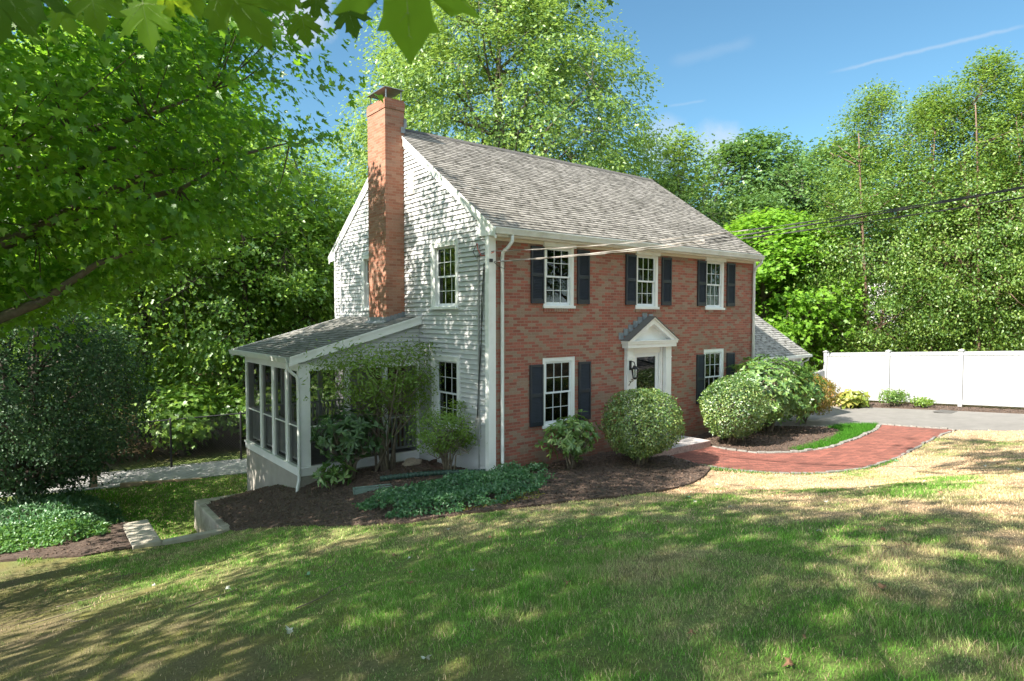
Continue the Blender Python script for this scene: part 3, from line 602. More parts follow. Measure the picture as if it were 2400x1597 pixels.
# cobble edging
def edging(name,line,label,w=.11,l=.2,hh=.05):
    mb=MB();P=[np.array(p) for p in line];g=np.random.default_rng(len(line))
    for a,b in zip(P[:-1],P[1:]):
        L=np.linalg.norm(b-a);k=max(1,int(L/l));d=(b-a)/L;nn=np.array([-d[1],d[0]])
        for i in range(k):
            c=a+(b-a)*(i+.5)/k+nn*g.normal()*.008;hl=L/k*.46;ww=w*.5*g.uniform(.85,1.1);z=H(*c);hz=hh+g.normal()*.01
            q=[c-d*hl-nn*ww,c+d*hl-nn*ww,c+d*hl+nn*ww,c-d*hl+nn*ww];ins=.86
            vs=[(*p,z-.06) for p in q]+[(*(c+(p-c)*1.0),z+hz*.7) for p in q]+[(*(c+(p-c)*ins),z+hz) for p in q]
            mb.add(vs,[(8,9,10,11)]+[(j,(j+1)%4,4+(j+1)%4,4+j) for j in range(4)]+[(4+j,4+(j+1)%4,8+(j+1)%4,8+j) for j in range(4)])
    tag(mb.build(name,M['cobble']),label,'edging',kind='structure')
def smooth_line(L,k=5):
    P=np.array(L);o=[]
    for i in range(len(P)-1):
        p0=P[max(i-1,0)];p1=P[i];p2=P[i+1];p3=P[min(i+2,len(P)-1)]
        for t in np.linspace(0,1,k,endpoint=False): o.append(.5*((2*p1)+(-p0+p2)*t+(2*p0-5*p1+4*p2-p3)*t*t+(-p0+3*p1-3*p2+p3)*t**3))
    o.append(P[-1]);return o
edging('cobble_edging',smooth_line([(x,y+.0) for x,y in WALK_IN],1),'pale granite cobbles along the inner curve of the brick walk')
edging('cobble_edging',smooth_line(WALK_OUT,1),'sunken granite cobbles along the outer curve of the brick walk',.07,.2,.035)
edging('cobble_edging',[(13.36,-2.5),(13.38,-4.5)],'granite cobbles where the brick walk meets the drive',.1)
tag(MB().box(17.15,18.0,-3.2,-2.65,H(17.6,-2.95)+.01,H(17.6,-2.95)+.03).build('utility_cover',M['pavedark'],bevel=.005),'dark rectangular utility cover set in the drive before the fence','cover')
# retaining walls
def wallblk(name,x0,x1,y0,y1,z1,z0,label):
    mb=MB();mb.box(x0,x1,y0,y1,z0,z1);o=mb.build(name,M['concrete'],bevel=.02);return tag(o,label,'retaining wall')
wallblk('retaining_wall',-4.56,-4.26,3.3,6.05,-1.10,-2.5,'concrete retaining wall with the pale shaded face at the mulch bed edge')
wallblk('retaining_wall',-4.255,-3.0,5.78,6.05,-1.11,-2.5,'short concrete retaining wall running back to the porch foundation')
wallblk('retaining_wall',-5.705,-4.565,3.28,3.45,-1.10,-2.5,'low narrow concrete wall at the lawn edge closing the sunken passage')
wallblk('retaining_wall',-6.22,-5.71,3.3,5.0,-1.07,-2.5,'wide flat topped concrete wall beside the left mulch bed')
# timber kerb and post by the path
tag(MB().prism([(-5.6,10.48),(-3.6,9.66),(-3.56,9.76),(-5.56,10.58)],'z',-1.7,-1.44).build('timber_kerb',M['tanwood'],bevel=.01),'long tan timber kerb between lower lawn and grey path','kerb')
tag(MB().box(-6.28,-6.1,11.0,11.12,-1.9,-.88).build('timber_post',M['tanwood'],bevel=.01),'short weathered tan timber post at the left end of the path','post')
# ================================================================== HOUSE
W,D,ZE=10.13,8.09,5.10
SL=.6935;RY=4.104;RZ=8.2965
def roofz(y): return RZ-abs(y-RY)*SL
house=thing('brick_house','two storey house with red brick front, white clapboard gable and screened porch','house',(0,0,0))
# brick front with openings
OP=[(1.52,2.48,3.62,5.06),(4.65,5.56,3.62,5.06),(7.65,8.574,3.62,5.06),(1.50,2.52,.87,2.456),(7.61,8.61,.87,2.456),(4.46,5.76,.12,2.60)]
def wall_holes(mb,x0,x1,z0,z1,ops,mk):
    xs=sorted({x0,x1,*[o[0] for o in ops],*[o[1] for o in ops]});zs=sorted({z0,z1,*[o[2] for o in ops],*[o[3] for o in ops]})
    xs=[v for v in xs if x0<=v<=x1];zs=[v for v in zs if z0<=v<=z1]
    for a,b in zip(xs[:-1],xs[1:]):
        for c,d in zip(zs[:-1],zs[1:]):
            m,n=(a+b)/2,(c+d)/2
            if any(o[0]<m<o[1] and o[2]<n<o[3] for o in ops): continue
            mk(a,b,c,d)
mb=MB()
wall_holes(mb,.145,W-.02,-.6,5.08,OP,lambda a,b,c,d:mb.add([(a,0,c),(b,0,c),(b,0,d),(a,0,d)],[(0,1,2,3)]))
for o in OP:   # brick reveals
    a,b,c,d=o
    mb.add([(a,0,c),(a,.1,c),(a,.1,d),(a,0,d)],[(0,1,2,3)]);mb.add([(b,0,c),(b,.1,c),(b,.1,d),(b,0,d)],[(3,2,1,0)])
mb.build('brick_front',M['brick'],house)
for i,(a,b,c,d) in enumerate(OP[:5]): # soldier sills of upright bricks
    mb=MB();n=int((b-a+.02)/.072)
    for k in range(n):
        x=a-.0+k*(b-a+.02)/n;mb.box(x,x+(b-a)/n-.008,-.022-random.uniform(0,.004),.05,c-.115,c-.012)
    mb.build('brick_sill',M['brick'],house,bevel=.003)
# clapboards
def siding(name,x,y0f,y1f,z0,z1,ops,exp=.108,lap=.031,m='siding',side=-1,axis='x'):
    """rows of real lapped boards; y0f/y1f give the wall's ends at height z"""
    mb=MB();z=z0
    while z<z1-.01:
        zt=min(z+exp,z1);a0,b0=y0f(z),y1f(z);a1,b1=y0f(zt),y1f(zt)
        segs=[(a0,b0,a1,b1)]
        for (oa,ob,oc,od) in ops:
            if oc<(z+zt)/2<od:
                ns=[]
                for s in segs:
                    if s[0]<oa<s[1]: ns.append((s[0],oa,s[2],oa))
                    if s[0]<ob<s[1]: ns.append((ob,s[1],ob,s[3]))
                    if not(s[0]<oa<s[1]) and not(s[0]<ob<s[1]): ns.append(s)
                segs=ns
        for (a,b,c,d) in segs:
            if b-a<.01: continue
            P=(lambda u,o,w:(x+side*o,u,w)) if axis=='x' else (lambda u,o,w:(u,x+side*o,w))
            zz=zt-.014;vs=[P(a,lap,z-.004),P(b,lap,z-.004),P(d,.006,zz),P(c,.006,zz),P(a,-.02,z-.004),P(b,-.02,z-.004),P(d,-.022,zz+.004),P(c,-.022,zz+.004),P(d,-.022,zt+.002),P(c,-.022,zt+.002)]
            mb.add(vs,[(0,1,2,3),(4,5,1,0),(3,2,6,7),(7,6,8,9)])
        z=zt
    return mb.build(name,M[m],house)
lo=lambda z:.0 if z<5.2 else max(.0,RY-(RZ-z)/SL+.02)
hi=lambda z:D if z<5.5 else min(D,RY+(RZ-z)/SL-.02)
GOP=[(1.13,2.27,.80,2.46),(1.18,2.27,3.597,5.12),(5.0,6.10,3.597,5.12),(3.12,3.41,6.45,7.0)]
siding('clapboard_gable',0,lo,hi,-.13,8.15,GOP[:3])
# back and right walls
mb=MB();mb.add([(W,0,-.6),(W,D,-.6),(W,D,5.2),(W,RY,8.2),(W,0,5.3)],[(0,1,2,3,4)]);mb.add([(0,D,-1.5),(W,D,-1.5),(W,D,5.3),(0,D,5.3)],[(3,2,1,0)])
mb.build('rear_wall',M['siding'],house)
MB().box(.02,W-.02,.1,D-.02,-2.2,-.14).build('foundation',M['parge'],house)
# trims
MB().box(-.040,.145,-.035,.0,-.1,5.08).box(-.042,-.002,-.033,.10,-.1,5.12).build('corner_board',M['trim'],house,bevel=.004)
MB().box(W-.02,W+.07,-.03,.10,-.1,5.08).build('corner_board',M['trim'],house,bevel=.004)
MB().box(-.040,-.001,D-.08,D+.02,-.9,5.5).box(-.038,-.001,7.58,7.68,3.2,5.75).build('corner_board',M['siding'],house)
# rakes (white boards under the roof edge) front, back, both ends
for xx in (-.055,W):
    mb=MB()
    for s in (1,-1):
        ye=-.29 if s==1 else 8.49
        def rz(y): return RZ-abs(y-RY)*SL-.02
        w=.20
        mb.prism([(ye,rz(ye)),(RY,rz(RY)),(RY,rz(RY)-w*1.22),(ye,rz(ye)-w*1.0)],'x',xx,xx+.03)
        mb.prism([(ye,rz(ye)+.018),(RY,rz(RY)+.018),(RY,rz(RY)-.05),(ye,rz(ye)-.05)],'x',xx-.022,xx-.002) if xx<0 else None
    if xx<0:
        mb.prism([(-.29,5.10),(.36,5.12),(.36,5.56),(-.29,5.2)],'x',xx-.003,xx+.029)
        mb.prism([(8.49,5.10),(8.0,5.12),(8.0,5.5),(8.49,5.2)],'x',xx-.003,xx+.029)
    mb.build('rake_board',M['trim'],house)
# roof: stepped shingle courses
def shingle_roof(name,x0,x1,ye,ze,yr,zr,m,row=.127,thick=.014,parent=None,axis='x',jit=.004):
    """courses run along x from the eave (ye,ze) to the ridge (yr,zr)"""
    L=math.hypot(yr-ye,zr-ze);n=int(round(L/row));dy,dz=(yr-ye)/n,(zr-ze)/n;nl=math.hypot(dy,dz);ny_,nz_=-dz/nl,dy/nl
    if nz_<0: ny_,nz_=-ny_,-nz_
    Vv=[];Ff=[];UV=[]
    for i in range(n):
        tabs=list(np.arange(x0,x1,.305*3))+[x1]
        for a,b in zip(tabs[:-1],tabs[1:]):
            t=thick+random.uniform(-jit,jit)*.7
            y0,z0=ye+dy*i,ze+dz*i;y1,z1=y0+dy*1.0,z0+dz*1.0
            k=len(Vv)
            P=[(a,y0+ny_*t,z0+nz_*t),(b,y0+ny_*t,z0+nz_*t),(b,y1+ny_*.001,z1+nz_*.001),(a,y1+ny_*.001,z1+nz_*.001),(a,y0,z0),(b,y0,z0)]
            Vv+= [(p if axis=='x' else (p[1],p[0],p[2])) for p in P]
            o=(i%2)*.0;UV+=[(a+o,i*row+.001),(b+o,i*row+.001),(b+o,(i+1)*row-.001),(a+o,(i+1)*row-.001),(a+o,i*row-.006),(b+o,i*row-.006)]
            Ff+=[(k,k+1,k+2,k+3),(k+4,k+5,k+1,k)]
    return npmesh(name,Vv,Ff,m,parent,uv=np.array(UV))
ez=lambda y:RZ-abs(y-RY)*SL
rf=shingle_roof('roof',-.085,W+.085,-.24,ez(-.24),RY,RZ,M['roof'],parent=house)
shingle_roof('rear_roof',-.085,W+.085,8.45,ez(8.45),RY,RZ,M['roof'],parent=house)
mb=MB()
mb.prism([(-.24,ez(-.24)-.03),(RY,RZ-.03),(RY,RZ-.002),(-.24,ez(-.24)-.002)],'x',-.08,W+.08).prism([(8.45,ez(8.45)-.03),(8.45,ez(8.45)-.002),(RY,RZ-.002),(RY,RZ-.03)],'x',-.08,W+.08)
mb.build('roof_deck',M['trim'],house)
mb=MB()
x=-.1
while x<W+.08:
    t=.012;mb.prism([(RY-.15,RZ-.104+.012),(RY,RZ+.012),(RY+.15,RZ-.104+.012),(RY+.15,RZ-.104+.024),(RY,RZ+.03),(RY-.15,RZ-.104+.024)],'x',x,min(x+.15,W+.09));x+=.142
mb.build('ridge_cap',simple('ridge_shingles',(.075,.07,.065),.95,.25,12,.3),house)
# eaves: soffit, frieze, gutter, downspouts
MB().box(-.04,W+.04,-.17,-.0,5.085,5.11).box(-.04,W+.04,-.19,-.17,5.09,5.27).build('soffit',M['trim'],house)
mb=MB()
fr=[.145]+[v for o in OP[:3] for v in (o[0]-.02,o[1]+.02)]+[W-.02]
for a,b in zip(fr[::2],fr[1::2]): mb.box(a,b,-.03,-.002,5.02,5.083)
mb.build('frieze',simple('cream_frieze',(.62,.55,.44),.6,.05),house)
gp=[(-.20,5.25),(-.20,5.13),(-.29,5.13),(-.305,5.19),(-.325,5.25),(-.315,5.252),(-.295,5.195),(-.28,5.142),(-.21,5.142),(-.21,5.25)]
MB().prism(gp,'x',-.06,W+.09).build('gutter',M['gutter'],house)
def downspout(pts,w=.04,parent=house,m='gutter'):
    mb=MB();mb.tube(pts,[w]*len(pts),8);mb.build('downspout',M[m],parent,smooth=True)
downspout([(.42,-.25,5.13),(.42,-.25,5.0),(.36,-.2,4.88),(.30,-.085,4.78),(.30,-.06,4.65),(.30,-.06,3),(.30,-.06,.12),(.29,-.1,.03)])
downspout([(W+.05,-.25,5.13),(W+.03,-.22,5.02),(W-.05,-.1,4.88),(W-.07,-.06,4.7),(W-.07,-.06,0)])
MB().tube([(.28,-.12,.02),(.18,-.12,-.0),(-.05,-.1,-.04),(-.45,.05,-.05)],[.05,.05,.052,.05],10).build('drain_elbow',M['splash'],house,smooth=True)
# windows ---------------------------------------------------------
def window(parent,loc,rz,w,h,curt=0,casing=.085,style='brick',stool=True,rail=.5):
    """local x along the wall, y inward, z up; origin at bottom-left of the outer casing"""
    def loc_build(mb,name,m,p,bev=0): return mb.build(name,m,p,bevel=bev,world=False)
    c=casing;pr=-.04 if style=='side' else .012
    mb=MB();mb.box(0,c,pr,.11,0,h).box(w-c,w,pr,.11,0,h).box(c,w-c,pr,.11,h-c*1.15,h).box(c,w-c,pr,.11,0,.05)
    mb.box(c,c+.02,pr+.012,.11,.05,h-c*1.15).box(w-c-.02,w-c,pr+.012,.11,.05,h-c*1.15)
    win=loc_build(mb,'window',M['trim'],parent,.004);win.location=loc;win.rotation_euler=(0,0,rz)
    if style=='side':
        mb=MB();mb.box(-.03,0,pr-.012,.02,-.02,h+.03).box(w,w+.03,pr-.012,.02,-.02,h+.03).box(-.0,w,pr-.012,.02,h,h+.03)
        loc_build(mb,'window_trim',M['trim'],win)
    if stool: mb=MB();mb.box(-.02,w+.02,pr-.045,.05,-.03,.028);loc_build(mb,'window_sill',M['trim'],win,.004)
    ix0,ix1,iz0,iz1=c+.02,w-c-.02,.05,h-c*1.15;zm=iz0+(iz1-iz0)*rail
    for (za,zb,yy,nm) in ((zm-.02,iz1,.045,'upper_sash'),(iz0,zm+.02,.075,'lower_sash')):
        s=.04;mb=MB();mb.box(ix0,ix0+s,yy,yy+.03,za,zb).box(ix1-s,ix1,yy,yy+.03,za,zb).box(ix0+s,ix1-s,yy,yy+.03,zb-s,zb).box(ix0+s,ix1-s,yy,yy+.03,za,za+s+(.02 if nm[0]=='l' else 0))
        gw=(ix1-ix0-2*s)/3
        for k in (1,2): mb.box(ix0+s+gw*k-.0065,ix0+s+gw*k+.0065,yy+.004,yy+.024,za+s,zb-s)
        zz=(za+zb)/2
        for k in range(3): mb.box(ix0+s+gw*k+.0065*(k>0),ix0+s+gw*(k+1)-.0065*(k<2),yy+.004,yy+.024,zz-.0065,zz+.0065)
        loc_build(mb,nm,M['sash'],win)
        mb=MB();mb.box(ix0+s,ix1-s,yy+.013,yy+.016,za+s*.9,zb-s*.9);loc_build(mb,'pane',M['glass'],win)
    mb=MB();mb.box(c,w-c,.112,.16,.0,.03).box(c-.05,c,.112,.9,0,h).box(w-c,w-c+.05,.112,.9,0,h).box(c,w-c,.112,.9,h-.02,h);loc_build(mb,'window_reveal',M['inwall'],win)
    if curt:
        mb=MB()
        for (a,b) in ([(ix0,ix0+.22),(ix1-.22,ix1)] if curt==1 else [(ix1-.3,ix1)] if curt==2 else [(ix0,ix1)]):
            k=max(4,int((b-a)/.05));zt=iz1;zb_=iz0
            for i in range(k):
                x0=a+(b-a)*i/k;x1=a+(b-a)*(i+1)/k;y0=.2+.02*(i%2);y1=.2+.02*((i+1)%2);mb.add([(x0,y0,zb_),(x1,y1,zb_),(x1,y1,zt),(x0,y0,zt)],[(0,1,2,3)])
        loc_build(mb,'curtain',M['curtain'] if curt<3 else M['curtain'],win)
    return win
for i,((a,b,c,d),cu) in enumerate(zip(OP[:5],(0,0,0,2,0))):
    window(house,(a,0,c),0,b-a,d-c,cu)
for a,b in ((1.52,2.48),(4.65,5.56),(7.65,8.574)): # head boards reaching the soffit
    MB().box(a-.02,b+.02,-.05,-.001,4.99,5.084).build('window_head',M['trim'],house)
window(house,(0,2.27,.80),R_(-90),1.14,1.66,3,style='side');window(house,(0,2.27,3.597),R_(-90),1.09,1.523,1,style='side');window(house,(0,6.10,3.597),R_(-90),1.10,1.523,0,style='side')
# shutters
def shutter(x0,x1,z0,z1):
    mb=MB();s=.045;y0,y1=-.045,-.008
    mb.box(x0,x0+s,y0,y1,z0,z1).box(x1-s,x1,y0,y1,z0,z1);zm=(z0+z1)/2
    for a,b in ((z0,z0+.1),(zm-.04,zm+.04),(z1-.055,z1)): mb.box(x0+s,x1-s,y0+.002,y1-.001,a,b)
    for a,b in ((z0+.1,zm-.04),(zm+.04,z1-.055)):
        n=int((b-a)/.034)
        for i in range(n):
            z=a+(b-a)*i/n;hgt=(b-a)/n
            mb.add([(x0+s,y0+.008,z),(x1-s,y0+.008,z),(x1-s,y1-.006,z+hgt*1.05),(x0+s,y1-.006,z+hgt*1.05),(x0+s,y0+.008,z+.006),(x1-s,y0+.008,z+.006)],[(0,1,5,4),(4,5,2,3)])
    mb.box(x0+s,x1-s,y1-.002,y1-.0005,z0,z1)
    mb.build('shutter',M['shutter'],house)
for a,b in ((1.13,1.51),(2.56,2.955),(4.25,4.64),(5.67,6.07),(7.25,7.64),(8.68,9.085)): shutter(a,b,3.695,4.975)
for a,b in ((1.10,1.49),(2.61,3.01),(7.25,7.60),(8.72,9.12)): shutter(a,b,.92,2.318)
# gable louvre vent
mb=MB();x0=-.046;mb.box(x0-.0,-.0,3.12,3.16,6.45,7.0).box(x0,0,3.37,3.41,6.45,7.0).box(x0,0,3.16,3.37,6.45,6.49).box(x0,0,3.16,3.37,6.96,7.0)
for i in range(9):
    z=6.5+i*.052;mb.add([(x0+.004,3.16,z),(x0+.004,3.37,z),(-.034,3.37,z+.045),(-.034,3.16,z+.045)],[(0,1,2,3)])
mb.build('gable_vent',simple('vent_tan',(.55,.52,.47),.6),house);MB().box(-.0335,-.0325,3.15,3.38,6.46,6.99).build('vent_backing',M['dark'],house)
# interior
mb=MB();mb.box(.25,W-.2,.3,D-.2,-.13,.12).box(.25,W-.2,.3,D-.2,2.75,2.95).box(.25,W-.2,.3,D-.2,5.13,5.2)
mb.box(.25,W-.2,3.6,3.7,.12,2.75).box(.25,W-.2,3.4,3.5,2.95,5.13).box(3.4,3.5,.3,3.6,.12,2.75).box(6.6,6.7,.3,3.6,.12,2.75).box(3.6,3.7,.3,3.4,2.95,5.13).box(6.8,6.9,.3,3.4,2.95,5.13)
mb.build('interior_partition',M['inwall'],house)
lamp=MB();lamp.tube([(2.44,.55,1.66),(2.44,.55,1.95),(2.44,.55,2.03)],[.035,.022,.008],10);lamp.build('amber_lamp',M['amber'],house,smooth=True)
# door surround --------------------------------------------------
mb=MB()
for a,b in ((4.24,4.46),(5.77,6.0)):
    mb=MB();mb.box(a,b,-.107,-.0,.15,2.62).box(a-.012,b+.012,-.12,-.0,2.30,2.325).box(a-.012,b+.012,-.12,0,.15,.34)
    mb.box(a+.035,b-.035,-.112,-.107,.42,2.22)
    mb.build('door_pilaster',M['trim'],house,bevel=.004)
MB().box(4.12,6.12,-.23,0,2.70,2.76).box(4.15,6.09,-.205,0,2.60,2.70).box(4.1,6.14,-.25,0,2.76,2.785).build('cornice',M['trim'],house,bevel=.004)
# pediment
mb=MB();zb,za,xc,hw=2.787,3.385,5.12,1.0
mb.prism([(xc-hw+.22,zb),(xc+hw-.22,zb),(xc,za-.16)],'y',-.06,-.005)
ped=mb.build('pediment',M['trim'],house)
mb=MB()
for s in (-1,1):
    x0,x1=xc+s*hw,xc;dx=s
    P=[(x0,zb),(x1,za-.02),(x1,za-.175),(xc+s*(hw-.26),zb)]
    mb.prism(P if s<0 else P[::-1],'y',-.22,-.055 if False else -.06)
    P=[(x0+s*.01,zb),(x1,za),(x1,za-.045),(xc+s*(hw-.075),zb)];mb.prism(P if s<0 else P[::-1],'y',-.25,-.222)
mb.build('pediment_moulding',M['trim'],ped)
mb=MB()
for s in (-1,1):
    P=[(xc+s*(hw+.03),zb-.005),(xc,za+.025),(xc,za+.002),(xc+s*(hw+.0),zb-.005)];mb.prism(P if s<0 else P[::-1],'y',-.27,-.0)
mb.build('pediment_roof',M['proof'],ped)
mb=MB()
for s in (-1,1):
    for k in range(6):
        u=(k+.5)/6;x=xc+s*(hw+.10)*(1-u*.97);z=zb+(za-zb)*u*.99;w=.17;mb.box(x-w/2,x+w/2,-.012-.003*k,-.002,z-.02,z+.155-.02*(s>0))
mb.build('step_flashing',M['lead'],ped)
# recessed entry: jamb, storm door
MB().box(4.46,4.62,-.02,.12,.15,2.6).box(5.62,5.77,-.0,.12,.15,2.6).box(4.62,5.62,-.0,.12,2.44,2.6).box(5.66,5.70,-.02,0,.15,2.6).box(4.46,5.77,-.04,.6,.12,.16).build('door_frame',M['trim'],house,bevel=.004)
mb=MB();mb.box(4.63,4.75,.03,.07,.17,2.44).box(5.5,5.61,.03,.07,.17,2.44).box(4.75,5.5,.03,.07,2.34,2.44).box(4.75,5.5,.03,.07,.17,.42)
dr=mb.build('storm_door',M['sash'],house,bevel=.004)
MB().box(4.75,5.5,.045,.05,.42,2.34).build('door_glass',M['glass'],dr);MB().box(4.66,4.69,-.03,.03,1.15,1.3).build('door_handle',M['black'],dr)
MB().box(4.62,5.62,.15,.2,.16,2.44).box(4.6,4.62,.0,.5,.16,2.5).build('inner_door',simple('inner_door_green',(.05,.09,.085),.4,.1),house)
# lantern
mb=MB();lx,lz=4.34,2.02
ln=MB().box(lx-.045,lx+.045,-.125,-.1075,lz+.02,lz+.26).build('wall_lantern',M['black'],house,bevel=.01)
mb.tube([(lx,-.12,lz+.2),(lx,-.16,lz+.24),(lx+.0,-.24,lz+.23),(lx,-.27,lz+.16),(lx,-.27,lz+.13)],.012,8)
mb.tube([(lx,-.12,lz+.08),(lx,-.17,lz+.04),(lx,-.2,lz+.1),(lx,-.24,lz+.15)],.009,8)
mb.tube([(lx,-.27,lz+.14),(lx,-.27,lz+.10),(lx,-.27,lz+.06)],[.02,.06,.105],8)
for k in range(8):
    a=k*math.pi/4;mb.tube([(lx+.088*math.cos(a),-.27+.088*math.sin(a),lz+.06),(lx+.058*math.cos(a),-.27+.058*math.sin(a),lz-.16)],.007,4)
mb.tube([(lx,-.27,lz-.155),(lx,-.27,lz-.18),(lx,-.27,lz-.21)],[.066,.055,.012],8)
mb.build('lantern_cage',M['black'],ln,smooth=False)
MB().tube([(lx,-.27,lz+.05),(lx,-.27,lz-.15)],[.08,.05],8).build('lantern_glass',M['glass'],ln)
# house number, stepping up to the right
def num(ch,x,z,s=.12):
    cu=bpy.data.curves.new('house_number','FONT');cu.body=ch;cu.size=s*1.35;cu.extrude=.004;cu.shear=.35
    o=bpy.data.objects.new('house_number',cu);COL.objects.link(o);bpy.context.view_layer.update()
    dg=bpy.context.evaluated_depsgraph_get();me=bpy.data.meshes.new_from_object(o.evaluated_get(dg));bpy.data.objects.remove(o)
    n=bpy.data.objects.new('house_number',me);COL.objects.link(n);me.materials.clear();me.materials.append(M['brass']);n.parent=house;n.location=(x,-.113,z);n.rotation_euler=(R_(90),0,0)
for ch,x,z in (('2',4.262,1.655),('7',4.325,1.70),('3',4.385,1.745)): num(ch,x,z)
# step
st=thing('granite_step','wide grey granite landing step with pink rough face at the front door','step',(5.2,-.6,0))
MB().box(4.0,6.38,-1.085,-.13,-.2,.15).build('tread',M['granite'],st,bevel=.012);MB().box(4.0,6.385,-1.105,-1.086,-.2,.143).build('riser',M['granitepink'],st,bevel=.006)
# chimney ----------------------------------------------------------
c0,c1,cd=3.653,4.6365,.537
mb=MB();mb.box(-cd,-.001,c0,c1,-.8,7.9).box(-cd,0.,c0,c1,7.9,8.60).box(-cd-.016,.012,c0-.016,c1+.016,8.60,8.80).box(-cd,-.0,c0,c1,8.80,8.86)
ch=mb.build('chimney',M['chimbrick'],house)
mb=MB();q=.06
for x in (-cd+q,-q):
    for y in (c0+q,c1-q): mb.box(x-.012,x+.012,y-.012,y+.012,8.86,9.14)
cy=(c0+c1)/2;cx=-cd/2
mb.add([(-cd-.005,c0-.01,9.13),(.005,c0-.01,9.13),(.005,c1+.01,9.13),(-cd-.005,c1+.01,9.13),(cx-.1,cy,9.27),(cx+.1,cy,9.27),(-cd-.005,c0-.01,9.115),(.005,c0-.01,9.115),(.005,c1+.01,9.115),(-cd-.005,c1+.01,9.115)],[(0,1,5,4),(1,2,5),(2,3,4,5),(3,0,4),(9,8,7,6),(0,6,7,1),(1,7,8,2),(2,8,9,3),(3,9,6,0)])
mb.build('chimney_cap',M['steel'],ch)
mb=MB();mb.box(-.1,.02,c0-.02,c0-.003,8.05,8.2).box(-.02,.06,c0-.022,c0-.004,8.2,8.42).build('ridge_flashing',M['lead'],ch)
PS=(3.40-2.50)/3.28
def pz(x): return 3.40+x*PS
mb=MB();mb.box(-cd-.03,-cd-.001,c0-.02,c1+.03,pz(-cd)-.05,pz(-cd)+.13).prism([(-cd-.12,pz(-cd-.12)+.02),(-cd-.03,pz(-cd)+.04),(-cd-.03,pz(-cd)+.0),(-cd-.12,pz(-cd-.12)-.0)],'y',c0-.04,c1+.04)
for k in range(5): x=-cd+.0+k*.107;mb.box(x,x+.1,c0-.012,c0-.001,pz(x)-.05,pz(x+.1)+.12)
mb.build('chimney_flashing',M['lead'],ch)
# porch -------------------------------------------------------------
pp,py0,py1=-3.037,2.943,7.01
pr=shingle_roof('porch_roof',2.84,7.36,-3.24,pz(-3.24),-.005,3.40,M['proof'],parent=house,axis='y')
MB().prism([(-3.24,pz(-3.24)-.035),(-.001,3.365),(-.001,3.398),(-3.24,pz(-3.24)-.002)],'y',2.845,7.355).build('porch_roof_deck',M['trim'],house)
for ya,yb in ((2.80,2.838),(7.362,7.39)):
    mb=MB()
    mb.prism([(-3.28,pz(-3.28)+.015),(0,3.415),(0,3.22),(-3.28,pz(-3.28)-.17)],'y',ya,yb)
    mb.prism([(-3.28,pz(-3.28)+.03),(0,3.43),(0,3.385),(-3.28,pz(-3.28)-.015)],'y',ya-.02,ya)if ya<5 else None
    mb.build('porch_rake',M['trim'],house)
gp=[(-3.245,2.50),(-3.245,2.39),(-3.33,2.39),(-3.345,2.44),(-3.36,2.50),(-3.35,2.502),(-3.33,2.44),(-3.32,2.402),(-3.255,2.402),(-3.255,2.5)]
MB().prism(gp,'y',2.84,7.38).build('porch_gutter',M['gutter'],house)
downspout([(-3.30,2.9,2.39),(-3.30,2.9,2.28),(-3.2,2.89,2.17),(-3.09,2.90,2.08),(-3.07,2.90,1.9),(-3.07,2.90,.0),(-3.09,2.86,-.2),(-3.14,2.82,-.34),(-3.16,2.8,-.5)],.036)
# structure: posts, header, sill, skirt
mb=MB()
# south side (faces the camera)
oS=[(-2.784,-1.974),(-1.835,-1.012),(-.884,-.075)];xs=[pp]+[v for o in oS for v in o]+[-.02]
for a,b in zip(xs[::2],xs[1::2]): mb.box(a,b,py0,py0+.11,.06,2.19)
mb.box(pp,-.02,py0-.005,py0+.11,2.19,2.36)
oW=[(3.08,3.70),(3.87,4.65),(4.83,5.60),(5.77,6.88)];ys=[py0+.11]+[v for o in oW for v in o]+[py1]
for a,b in zip(ys[::2],ys[1::2]): mb.box(pp,pp+.1,a,b,.06,2.19)
mb.box(pp-.004,pp+.1,py0+.11,py1,2.19,2.40).box(pp+.1,-.02,py1-.1,py1,2.19,2.45)
for a,b in ((pp+.1,pp+.2),(-2.1,-1.98),(-1.05,-.93),(-.1,-.02)): mb.box(a,b,py1-.1,py1-.0,.06,2.19)
mb.build('porch_frame',M['trim'],house,bevel=.003)
MB().box(pp-.05,-.02,py0-.05,py0+.12,.02,.06).box(pp-.05,pp+.12,py0+.12,py1+.03,.02,.06).box(pp-.02,-.03,py0-.02,py0+.05,-.14,.02).box(pp-.02,pp+.05,py0+.05,py1+.01,-.14,.02).box(pp,-.03,py1-.05,py1,-.14,.02).build('porch_skirt',M['trim'],house,bevel=.003)
MB().box(pp+.0,-.02,py0+.0,py1-.01,-2.5,-.14).build('porch_foundation',M['parge'],house)
MB().box(pp+.06,-.02,py0+.06,py1-.06,-.1,.015).build('porch_deck',M['deck'],house)
siding('porch_gable_siding',py0-.0,lambda z:max(pp,-(3.22-z)/PS) ,lambda z:-.02,2.36,3.25,[],.108,.028,'siding',-1,'y')
MB().box(pp+.1,-.02,py0+.12,py1-.1,2.37,2.39).build('porch_ceiling',M['trim'],house)
mb=MB()
for a,b in oS: mb.box(a,b,py0+.03,py0+.065,.925,.955)
for a,b in oW: mb.box(pp+.03,pp+.06,a,b,.925,.955)
mb.build('screen_rail',M['trim'],house)
mb=MB()
for a,b in oS: mb.add([(a,py0+.05,.06),(b,py0+.05,.06),(b,py0+.05,2.19),(a,py0+.05,2.19)],[(0,1,2,3)])
for a,b in oW: mb.add([(pp+.045,a,.06),(pp+.045,b,.06),(pp+.045,b,2.19),(pp+.045,a,2.19)],[(0,1,2,3)])
